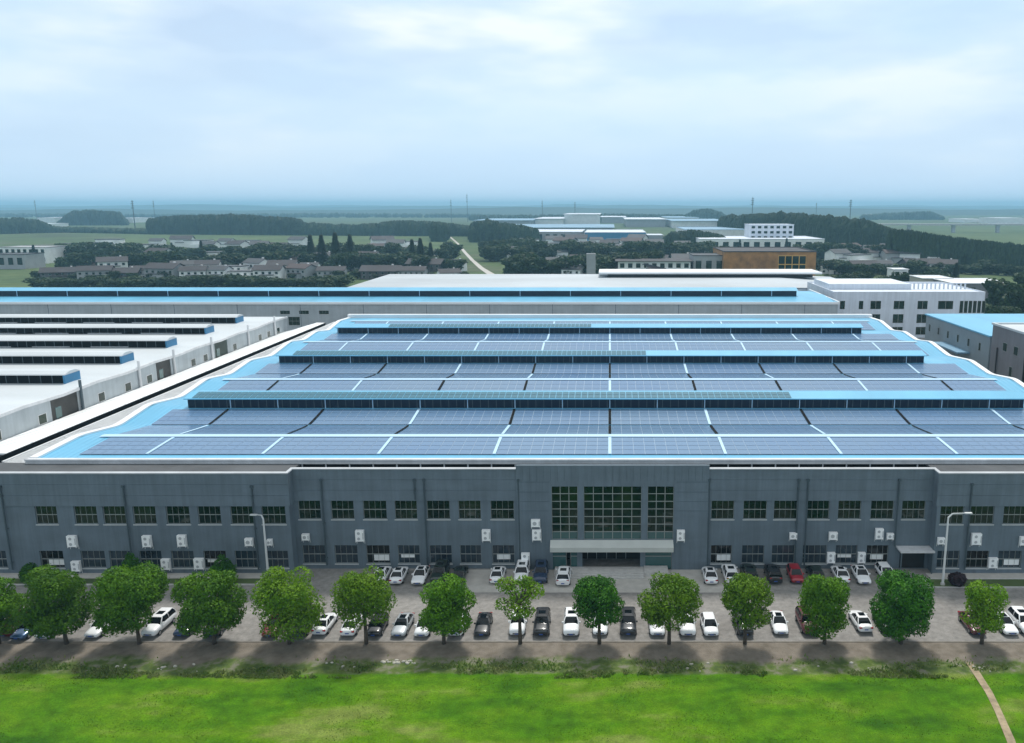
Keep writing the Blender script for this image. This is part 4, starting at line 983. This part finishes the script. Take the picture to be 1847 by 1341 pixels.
# ================================================================== village
VR = random.Random(21)
def tree_proto(kind, seed):
    rg = random.Random(seed)
    t = thing('broadleaf_tree' if kind != 'con' else 'conifer_tree', (0, 0, 0), 'x', 'tree')
    if kind == 'con':
        m = MB()
        for _ in range(900):
            z = rg.random()**.8; r = (1-z)*.20*rg.uniform(.6, 1.1)+.012; a = rg.uniform(0, 6.28); p = Vector((math.cos(a)*r, math.sin(a)*r, .06+z*.94)); s = .035
            d = Vector((math.cos(a), math.sin(a), -.6)); e = Vector((-math.sin(a), math.cos(a), 0))
            m.add([p-e*s, p+e*s, p+d*s*1.5], [(0, 1, 2)])
        m.build('crown', M['leaf_con'], t, local=True)
    else:
        bl = [(0, 0, .30, .28), (0, 0, .58, .30)]+[(math.cos(a)*.24*rg.uniform(.7, 1.2), math.sin(a)*.24, .22+.5*rg.random(), rg.uniform(.16, .24)) for a in [k*.8 for k in range(9)]]
        crown(rg, bl, 1300, .055).build('crown', M['leaf_far'], t, local=True)
    m = MB(); m.tube((0, 0, -.02), (0, 0, .6), .035, .015, n=6); m.build('trunk', M['bark'], t, local=True)
    return t
used = {}
def put_tree(kind, seed, x, y, h, wd, lab, group, sink=0):
    k = (kind, seed)
    if k not in used: used[k] = tree_proto(kind, seed); o = used[k]
    else: o = copy_tree(used[k])
    o.location = (x, y, -sink); o.scale = (wd, wd, h); o.rotation_euler = (0, 0, VR.uniform(0, 6.28)); o['label'] = lab; o['group'] = group
    return o
# rows of trees: (name of row, px0, px1, n, py base, height px range, width factor, kind)
ROWS = [
 ('in the hedge row behind the blue rear roof', 70, 620, 44, 519, (18, 26), 2.2, 'b', 'trees behind the rear roof'),
 ('in the second row behind the hedge trees', 60, 850, 24, 503, (12, 20), 1.7, 'b', 'trees among the near houses'),
 ('in the middle row between the village houses', 110, 860, 34, 488, (26, 44), 1.5, 'b', 'trees in the village'),
 ('in the rear row at the edge of the meadow', 110, 900, 40, 470, (24, 38), 1.5, 'b', 'trees at the meadow edge'),
 ('in the near clump right of the road', 920, 1180, 24, 500, (32, 54), 1.5, 'b', 'trees right of the road'),
 ('in the rear clump right of the road', 880, 1300, 36, 468, (26, 40), 1.5, 'b', 'trees behind the road clump'),
 ('in the row behind the white office', 1500, 1700, 14, 524, (24, 40), 1.2, 'b', 'trees behind the white office'),
 ('in the right hand group of garden trees', 1480, 1847, 30, 496, (18, 30), 1.5, 'b', 'garden trees on the right'),
 ('in the belt before the right wood', 1440, 1860, 34, 470, (24, 38), 1.3, 'b', 'trees before the right wood'),
 ('beside the road at the meadow', 800, 960, 12, 458, (22, 36), 1.3, 'b', 'trees by the road'),
]
ROADX = [(520, 898), (500, 893), (484, 868), (470, 852), (455, 838), (440, 826), (428, 812)]
def road_x(py):
    for (ya, xa), (yb, xb) in zip(ROADX, ROADX[1:]):
        if yb <= py <= ya: return xa+(xb-xa)*(ya-py)/(ya-yb)
    return -999
for row, a, c, n, py, (h0, h1), wf, kd, grp in ROWS:
    cnt_ = 0
    for i in range(n):
        px = a+(c-a)*(i+.5)/n+VR.uniform(-.3, .3)*(c-a)/n; q = py+VR.uniform(-3, 3)
        if -8 < px-road_x(q) < 24 or -8 < px-road_x(q-20) < 16: continue
        cnt_ += 1
        x, y = ground(px, q); y = max(y, 430); x = atY(px, y, 3); hp = VR.uniform(h0, h1); zt = hp*(y*.98+9)/FX
        put_tree('b', VR.choice([1, 2, 3, 4]), x, y, zt, zt*wf*VR.uniform(.8, 1.2), f'dark round tree, {ordinal(cnt_)} from left {row}', grp)
CON = [(563, 478, 60), (583, 480, 62), (608, 482, 68), (634, 476, 58), (745, 478, 52), (760, 480, 56), (778, 478, 46), (64, 470, 34), (1334, 450, 24), (1722, 512, 44), (1418, 452, 28), (312, 462, 30), (365, 462, 34)]
for i, (px, py, hp) in enumerate(CON):
    x, y = ground(px, py+6); h = hp*(y*.98+9)/FX; put_tree('con', 1+i % 2, x, y, h, h*1.0, f'tall pointed conifer, {ordinal(sorted(c[0] for c in CON).index(px)+1)} from the left of all the conifers', 'tall conifers in the village')
for i, (px, py, hp, wf) in enumerate([(1800, 560, 66, 1.0), (1835, 575, 74, 1.0), (1775, 590, 50, 1.3), (1812, 590, 46, 1.4), (1850, 540, 60, 1.1), (1690, 508, 26, 1.6)]):
    x, y = ground(px, py); h = hp*(y*.98+9)/FX; put_tree('b', 1+i % 4, x, y, h, h*wf, ['tall leafy tree behind the right end of the white office', 'tallest leafy tree at the right edge above the taupe building', 'low broad tree by the corner of the white office', 'low broad tree just above the taupe building', 'leafy tree cut by the right edge', 'dark bush-like tree left of the taupe roofed sheds'][i], 'trees at the right edge')

def house_proto(kind, far=False):
    sx, sy, h, rh, wm, rm, over = {'a': (16, 10, 6.2, 2.4, 'house_white', 'roof_taupe', .8), 'b': (20, 11, 6.6, 2.6, 'house_grey', 'roof_taupe', .9), 'c': (13, 10, 6.5, 2.2, 'house_white', 'roof_grey', .7),
        'd': (24, 12, 5.2, 3.0, 'house_dark', 'roof_taupe', 1.0), 'e': (15, 11, 7.0, 2.0, 'house_grey', 'roof_red', .8), 'f': (18, 12, 5.5, .5, 'house_white', 'roof_grey', .3)}[kind]
    t = thing('village_house', (0, 0, 0), 'x', 'house')
    m = MB(); m.box(-sx/2, sx/2, -sy/2, sy/2, 0, h)
    if rh > 1:
        for s in (-1, 1): m.add([(s*sx/2, -sy/2, h), (s*sx/2, sy/2, h), (s*sx/2, 0, h+rh)], [(0, 1, 2)])
    m.box(-sx*.2, sx*.25, -sy/2-3, -sy/2-.01, 0, h*.52); m.build('wall', M[wm], t, local=True)
    m = MB(); o = over
    if rh > 1:
        m.loft([[(x, -sy/2-o, h-.25), (x, 0, h+rh+.15), (x, sy/2+o, h-.25), (x, sy/2+o, h-.0), (x, 0, h+rh+.42), (x, -sy/2-o, h-.0)] for x in (-sx/2-o, sx/2+o)])
        m.box(-sx*.2-.4, sx*.25+.4, -sy/2-3.5, -sy/2-.02, h*.52+.01, h*.52+.3)
    else: m.box(-sx/2-o, sx/2+o, -sy/2-o, sy/2+o, h+.01, h+.5)
    r = m.build('roof', M[rm], t, local=True)
    if not far:
        m = MB(); m.box(sx*.25, sx*.25+1, 1, 2, h+rh*.4, h+rh+1.0); m.build('chimney', M['house_white'], r, local=True)
        n = int(sx//3.6)
        for k in range(n):
            x = -sx/2+sx*(k+.5)/n
            for z0 in ((h*.6,) if -sx*.25 < x < sx*.3 else (.9, h*.6)):
                m = MB(); m.box(x-.85, x+.85, -sy/2-.07, -sy/2-.005, z0, z0+1.5); wo = m.build('window', M['frame'], t, local=True)
                m = MB(); m.box(x-.72, x+.72, -sy/2-.09, -sy/2-.072, z0+.12, z0+1.38); m.build('pane', M['glass'], wo, local=True)
        m = MB(); m.box(-.6, .6, -sy/2-3.07, -sy/2-3.01, .02, 2.2); m.build('door', M['dark'], t, local=True)
    return t
HP = {}
COL = {'a': 'white taupe-roofed house', 'b': 'long grey taupe-roofed house', 'c': 'small white slate-roofed house', 'd': 'low dark wide-roofed house', 'e': 'grey brown-roofed house', 'f': 'white flat-roofed house'}
HR = [  # row text, list of px / or (a, c, n), py, kinds, far
 ('nearest house row left of centre', [112, 175, 222, 262, 300, 352, 398, 440, 487, 545, 600, 690, 745, 810], 504, 'dbdabacfaebdba', False),
 ('second house row left of centre', [150, 205, 345, 420, 470, 520, 650, 700, 770, 820], 488, 'dabcaebdda', False),
 ('third house row left of centre', [130, 290, 400, 455, 510, 655, 690, 730, 800, 850], 470, 'cafceddeca', True),
 ('rear house row left of centre', [140, 170, 250, 380, 430, 470, 500, 680, 715], 455, 'fcfcacdec', True),
 ('nearest house row right of the road', [1035, 1140, 1190, 1240], 503, 'cabd', False),
 ('second house row right of the road', [1000, 1050, 1120, 1180, 1230, 1280], 484, 'caebcd', False),
 ('third house row right of the road', [930, 965, 1010, 1045, 1085, 1125, 1160, 1200, 1245, 1290], 466, 'cecaecdcae', True),
 ('rear house row right of the road', [940, 985, 1020, 1060, 1100, 1140, 1180, 1230, 1270], 452, 'cfecaeccf', True),
 ('nearest house row at the right', [1500, 1555, 1590, 1660, 1700], 492, 'fbcda', False),
 ('second house row at the right', [1510, 1540, 1575, 1610, 1640, 1690, 1730, 1760], 474, 'cfaecfac', True),
 ('rear house row at the right', [1500, 1530, 1570, 1605, 1630, 1670, 1710], 460, 'cecaefc', True),

 ('short row before the left conifers', [330, 375, 420, 465, 512, 560], 494, 'cafcac', False),
 ('short row between the conifers', [585, 625, 665, 720, 765], 478, 'cfacf', False),
 ('farthest house row left of centre', [200, 285, 330, 360, 410, 450, 540, 690, 740], 446, 'fcafcfcaf', True),
 ('farthest house row right of the road', [955, 1000, 1040, 1075, 1115, 1150, 1195, 1220, 1255], 444, 'fcacfcfac', True),
]
for row, xs_, py, kinds, far in HR:
    cnt = 0
    for px, kd in zip(xs_, kinds):
        
        if -14 < px-road_x(py) < 26: continue
        cnt += 1; key = (kd, far)
        if key not in HP: HP[key] = house_proto(kd, far); o = HP[key]
        else: o = copy_tree(HP[key])
        x, y = ground(px, py+VR.uniform(-2, 2)); s = 1.12*(y/620)**.5*VR.uniform(.8, 1.12)
        o.location = (x, y, 0); o.scale = (s, s, s); o.rotation_euler = (0, 0, R(VR.choice([-22, -10, 0, 4, 12, 25])+VR.uniform(-4, 4)))
        o['label'] = f'{COL[kd]}, {ordinal(cnt)} from left in the {row}'; o['group'] = 'houses of the village'

# named larger buildings
def far_block(name, lab, cat, px0, px1, py_base, py_top, depth, wm, rm, wins=0, rows=1, par=.5, over=.4, lift=0):
    x0, Y = ground(px0, py_base); x1 = ground(px1, py_base)[0]; h = wallp(CX, py_top, Y)[1]
    wn = []
    if wins:
        W = (x1-x0)/wins
        for r in range(rows):
            for k in range(wins): wn.append((x0+W*(k+.22), x0+W*(k+.78), h*(r+.3)/rows, h*(r+.8)/rows, 1))
    return block(name, lab, cat, x0, x1, Y, Y+depth, h, M[wm], M[rm], par, wn, None, None, over)
far_block('white_villa', 'white boxy villa beside the conifer at the far left', 'house', 0, 85, 476, 447, 30, 'house_white', 'house_grey', 8, 2)
far_block('white_villa', 'pale grey low villa at the left edge, nearer than the white boxy one', 'house', -20, 46, 486, 460, 24, 'house_grey', 'roof_grey', 4, 1)
far_block('tower_slab', 'slim pale concrete slab rising alone left of the white villa in the middle', 'tower', 1058, 1074, 506, 459, 7, 'house_grey', 'house_grey', par=.3, over=0)
far_block('white_villa', 'long white villa with verandah behind the white-roofed hall', 'house', 1115, 1245, 505, 472, 30, 'house_white', 'roof_taupe', 9, 2, par=0, over=2)
far_block('grey_block', 'flat grey block just left of the brown glazed building', 'building', 1250, 1306, 504, 462, 30, 'house_grey', 'roof_grey', 3, 1)
bb = far_block('brown_building', 'brown clad building with golden window frames', 'building', 1305, 1470, 506, 455, 60, 'orange', 'roof_taupe', par=.6)
x0, Y = ground(1402, 506); x1 = ground(1452, 506)[0]; h = wallp(CX, 461, Y)[1]
m = MB(); m.box(x0, x1, Y-.5, Y-.01, 1, h)
gb = m.build('window', M['gold'], bb); m = MB(); W = (x1-x0)/4
for k in range(4):
    m.box(x0+W*k+.35, x0+W*(k+1)-.3, Y-.56, Y-.505, 1.5, h*.62); m.box(x0+W*k+.35, x0+W*(k+1)-.3, Y-.56, Y-.505, h*.66, h-.5)
m.build('pane', M['glass'], gb)
m = MB()
for k in range(16):
    xx = ground(1308+k*5.8, 506)[0]; m.box(xx, xx+.5, Y-.35, Y-.01, .5, h-.4)
m.build('fin', M['orange'], bb)
wt = far_block('white_tower_block', 'white four-storey block with square windows rising over the curved white hall', 'building', 1352, 1430, 452, 406, 40, 'white_wall', 'white_wall', 7, 5)
far_block('white_long_hall', 'long low white hall around the white four-storey block', 'factory', 1262, 1486, 456, 432, 90, 'house_white', 'white_wall', 12, 1)
far_block('white_long_hall', 'white flat hall left of the white four-storey block, further off', 'factory', 1235, 1350, 436, 415, 160, 'house_white', 'far_blue')
far_block('blue_walled_factory', 'dark blue walled factory with pale roof beyond the village', 'factory', 1055, 1165, 440, 420, 130, 'blue_deep', 'white_wall')
far_block('pale_factory', 'pale factory hall left of the dark blue walled factory', 'factory', 940, 1050, 438, 419, 130, 'house_grey', 'white_wall', 8, 1)
far_block('pale_factory', 'pale low annexe right of the dark blue walled factory', 'factory', 1168, 1196, 438, 425, 60, 'house_grey', 'white_wall')
for i, (a, c, pb, pt, lab) in enumerate([(1018, 1080, 408, 387, 'distant white flat warehouse left of the others on the plain'), (1130, 1200, 410, 396, 'distant pale warehouse in the middle of the plain'),
        (1215, 1315, 412, 399, 'distant warehouse with blue roof nearest the hilly wood'), (855, 960, 410, 398, 'distant long blue-roofed warehouse left of the plain'),
        (965, 1015, 409, 395, 'distant small white factory between the warehouses'), (1085, 1128, 403, 392, 'distant thin white shed between the flat warehouses'), (1205, 1260, 404, 393, 'distant thin shed behind the blue-roofed warehouse'), (905, 1105, 418, 411, 'distant very long low blue-roofed hall')]):
    far_block('warehouse', lab, 'warehouse', a, c, pb, pt, 300, ['house_white', 'house_grey'][i % 2], ['white_wall', 'far_blue'][(i//2) % 2 if i != 2 else 1], par=0, over=4)
for i, (a, c, pb, pt, lab) in enumerate([(20, 62, 412, 405, 'far pale shed, leftmost'), (68, 100, 402, 393, 'far pale shed before the left wood'), (212, 240, 402, 394, 'far pale shed right of the left wood'), (300, 330, 400, 392, 'far thin pale shed behind the dark left wood'),
        (1575, 1630, 392, 387, 'far pale shed behind the right meadow'), (1740, 1775, 402, 396, 'far pale shed left of the bridge pier'), (1800, 1850, 404, 394, 'far pale building right of the bridge pier')]):
    far_block('shed', lab, 'shed', a, c, pb, pt, 120, 'house_white', 'white_wall', par=0, over=1)
# small white building and taupe sheds behind the white office
far_block('white_cottage', 'small bright white house rising behind the white three-storey office', 'house', 1610, 1636, 522, 487, 12, 'house_white', 'white_metal', 2, 2, par=.4)
far_block('beige_shed', 'beige flat-roofed shed behind the railing of the white office', 'shed', 1662, 1716, 535, 503, 20, 'stone', 'white_metal', 2, 1, par=.3)
tb = far_block('taupe_shed', 'taupe brown shed with pale sloping roof at the right', 'shed', 1717, 1822, 545, 512, 30, 'taupe_wall', 'white_metal', 2, 1, par=.3)
# winding road right of centre
rp = [(898, 520, 10), (893, 500, 13), (868, 484, 8), (852, 470, 6), (838, 455, 5), (826, 440, 3.5), (812, 428, 3)]
b = MB(); prev = None
for px, py, wd in rp:
    x, y = ground(px, py); w_ = wd*.62*(y*.98+9)/FX
    cur = [(x-w_, y, .12), (x+w_, y, .12)]
    if prev: b.quad(prev[0], prev[1], cur[1], cur[0])
    prev = cur
tag(b.build('winding_road', M['paving']), kind='structure')
def patch(pts, m, name, z=.05): sheet(name, [ground(px, py) for px, py in pts], z, m)
patch([(195, 442), (880, 442), (860, 424), (600, 422), (230, 424)], M['field'], 'meadow')
patch([(-40, 520), (90, 520), (110, 470), (-40, 462)], M['field'], 'meadow', .08)
patch([(1620, 470), (1900, 480), (1900, 412), (1660, 410), (1600, 420)], M['field'], 'meadow', .06)
patch([(1640, 512), (1860, 512), (1860, 478), (1680, 480)], M['field'], 'meadow', .07)
patch([(900, 512), (955, 512), (950, 474), (905, 478)], M['field'], 'meadow', .09)

# bridge on piers, far right
bd = thing('viaduct', (ground(1700, 420)[0], ground(1700, 420)[1], 0), 'thin pale viaduct crossing the far right meadow', 'bridge')
Yb = ground(1700, 420)[1]; m = MB(); xa, za = wallp(1575, 404, Yb); xb, zb = wallp(1990, 404, Yb); m.box(xa, xb, Yb-8, Yb+8, za-2.6, za); m.build('deck', M['coping'], bd)
for px in (1640, 1720, 1800, 1880, 1960): x = wallp(px, 404, Yb)[0]; m = MB(); m.box(x-3, x+3, Yb-3, Yb+3, 0, za-2.61); m.build('pier', M['coping'], bd)
# masts
for i, (px, tp, pb, lat) in enumerate([(238, 361, 415, 1), (62, 361, 400, 0), (276, 362, 400, 0), (813, 360, 390, 0), (842, 350, 395, 0), (978, 362, 392, 0), (1037, 364, 390, 0), (1358, 356, 405, 1), (1473, 366, 400, 0), (1535, 360, 405, 1)]):
    Y = min(ground(px, pb)[1], 2600); x, z = wallp(px, tp, Y)
    t = thing('radio_mast', (x, Y, 0), f'thin radio mast, {ordinal(sorted([238,62,276,813,842,978,1037,1358,1473,1535]).index(px)+1)} from the left on the horizon', 'mast', 'masts on the horizon')
    m = MB(); r = Y*.0005*(1.4 if lat else .8); m.tube((0, 0, 0), (0, 0, z), r, r*.5, n=5)
    for q in range(4): m.box(-r*(2+q % 2), r*2, -.3, .3, z*(.93-.07*q), z*(.93-.07*q)+r*1.2)
    m.build('shaft', M['mast'], t, local=True)

# far woods: many little crowns in one mass each
def wood(name, lab, base, top, n, seed, con=False):
    """base and top: polylines of (px, py); crowns stand on the ground between the base line and a little behind it"""
    def at_(pl, x):
        for (xa, ya), (xb, yb) in zip(pl, pl[1:]):
            if xa <= x <= xb: return ya+(yb-ya)*(x-xa)/(xb-xa)
        return pl[-1][1]
    rg = random.Random(seed); m = MB(); px0, px1 = base[0][0], base[-1][0]
    for _ in range(n):
        px = rg.uniform(px0, px1)
        if seed == 9 and 806 < px < 850: continue
        pb = at_(base, px); pt = at_(top, px); pb2 = max(pb, pt+5)
        q = pb2-rg.random()**1.6*(pb2-pt)*.5; x, y = ground(px, q)
        H = (q-pt)*(y*.98)/FX*(rg.uniform(.72, 1.0)+.10*noise.noise(Vector((px*.08, seed, 0)))); H = max(H, 4)
        s = (rg.uniform(2.2, 4.6) if con else rg.uniform(3.2, 7.5))*(y/1500)**.6; k = 7; ph = rg.uniform(0, 1); zb = max(0, H-rg.uniform(14, 22)*(y/1500)**.7)
        lv = ((0, .8), (.3, 1.0), (.62, .86), (.86, .5), (1.0, .12)) if not con else ((0, 1.0), (.4, .72), (.75, .36), (1.0, .04))
        rings = [[(x+s*f*math.cos(a+ph)*rg.uniform(.75, 1.25), y+s*f*math.sin(a+ph)*rg.uniform(.8, 1.2), zb+(H-zb)*(zz+rg.uniform(-.04, .04))) for a in [j*6.283/k for j in range(k)]] for zz, f in lv]
        if zb > 0 and rg.random() < .5: rings = [[(vx, vy, 0) for vx, vy, _z in rings[0]]]+rings
        m.loft(rings)
    tag(m.build(name, M['leaf_far']), lab, 'wood', kind='stuff')
wood('far_wood', 'dark rectangular wood beyond the meadow, left of centre', [(271, 423), (545, 425)], [(271, 394), (300, 390), (420, 386), (520, 392), (545, 396)], 2200, 1)
wood('far_wood', 'long wood of pointed crowns beyond the meadow, in the middle', [(540, 425), (860, 427)], [(540, 400), (600, 404), (650, 405), (720, 397), (790, 400), (860, 408)], 1700, 2)
wood('far_wood', 'hazy rounded wood behind the left fields', [(108, 407), (228, 407)], [(108, 398), (130, 380), (170, 379), (218, 382), (228, 396)], 700, 3)
wood('far_wood', 'low hazy wood at the left fields', [(-60, 424), (120, 420), (290, 423)], [(-60, 396), (40, 392), (70, 396), (100, 408), (290, 413)], 900, 4)
wood('far_wood', 'rounded wooded hill behind the warehouses', [(1235, 402), (1312, 402)], [(1235, 388), (1250, 379), (1275, 376), (1300, 382), (1312, 390)], 500, 5)
wood('far_wood', 'long dark wood filling the right middle distance', [(1300, 428), (1480, 448), (1700, 462)], [(1300, 389), (1360, 386), (1420, 383), (1500, 390), (1560, 396), (1600, 410), (1640, 420), (1700, 432)], 4200, 6)
wood('far_wood', 'belt of pointed trees falling away to the right edge', [(1600, 474), (1900, 482)], [(1600, 412), (1640, 414), (1700, 424), (1800, 436), (1900, 446)], 2600, 7, con=True)
wood('far_wood', 'low wood before the right horizon', [(1555, 397), (1700, 397)], [(1555, 387), (1630, 382), (1680, 381), (1700, 390)], 300, 8)
wood('far_wood', 'wood on both sides of the far road', [(780, 436), (970, 440)], [(780, 400), (830, 404), (880, 396), (930, 404), (970, 412)], 1200, 9)
wood('far_wood', 'low wood strip behind the warehouses', [(850, 400), (1260, 400)], [(850, 388), (1000, 387), (1100, 385), (1260, 387)], 700, 10)
wood('far_wood', 'thin wood strip at the far left horizon', [(-60, 393), (900, 393)], [(-60, 384), (300, 386), (600, 384), (900, 386)], 700, 11)
wood('far_wood', 'dark wood behind the houses right of the road', [(1180, 452), (1345, 452)], [(1180, 440), (1210, 418), (1250, 414), (1290, 420), (1345, 440)], 600, 12)

# low hills on the horizon
for j, (Yh, hh, sd_) in enumerate([(5200, 42, 1), (8600, 66, 2), (11500, 80, 3)]):
    m = MB(); n = 160; x0, x1 = -Yh*1.1, Yh*.95; f0 = []; f1 = []; f2 = []
    for i in range(n+1):
        x = x0+(x1-x0)*i/n; h = hh*(.72+.5*noise.noise(Vector((x*.0009, sd_*7.7, 0)))+.08*noise.noise(Vector((x*.006, sd_, 3))))
        f0.append((x, Yh-700, -.06)); f1.append((x, Yh, h)); f2.append((x, Yh+900, -.06))
    m.v = f0+f1+f2
    for i in range(n):
        m.f += [[i, i+1, n+2+i, n+1+i], [n+1+i, n+2+i, 2*n+3+i, 2*n+2+i]]; m.m += [0, 0]
    tag(m.build('hills', M['leaf_far'], smooth=True), kind='structure')

# ================================================================== haze
hz = MB(); hz.box(-13500, 13500, -150, 14000, -1.5, 108)
hm = bpy.data.materials.new('haze_air'); hm.use_nodes = True; ht = hm.node_tree; ht.nodes.clear()
ho = N(ht, 'ShaderNodeOutputMaterial'); pv = N(ht, 'ShaderNodeVolumePrincipled'); pv.inputs['Color'].default_value = (0.40, 0.77, 1.0, 1); pv.inputs['Density'].default_value = 0.00017
pv.inputs['Anisotropy'].default_value = 0.0
ht.links.new(pv.outputs[0], ho.inputs['Volume'])
tag(hz.build('haze', hm), 'pale blue haze over the far plain', 'haze', kind='stuff')
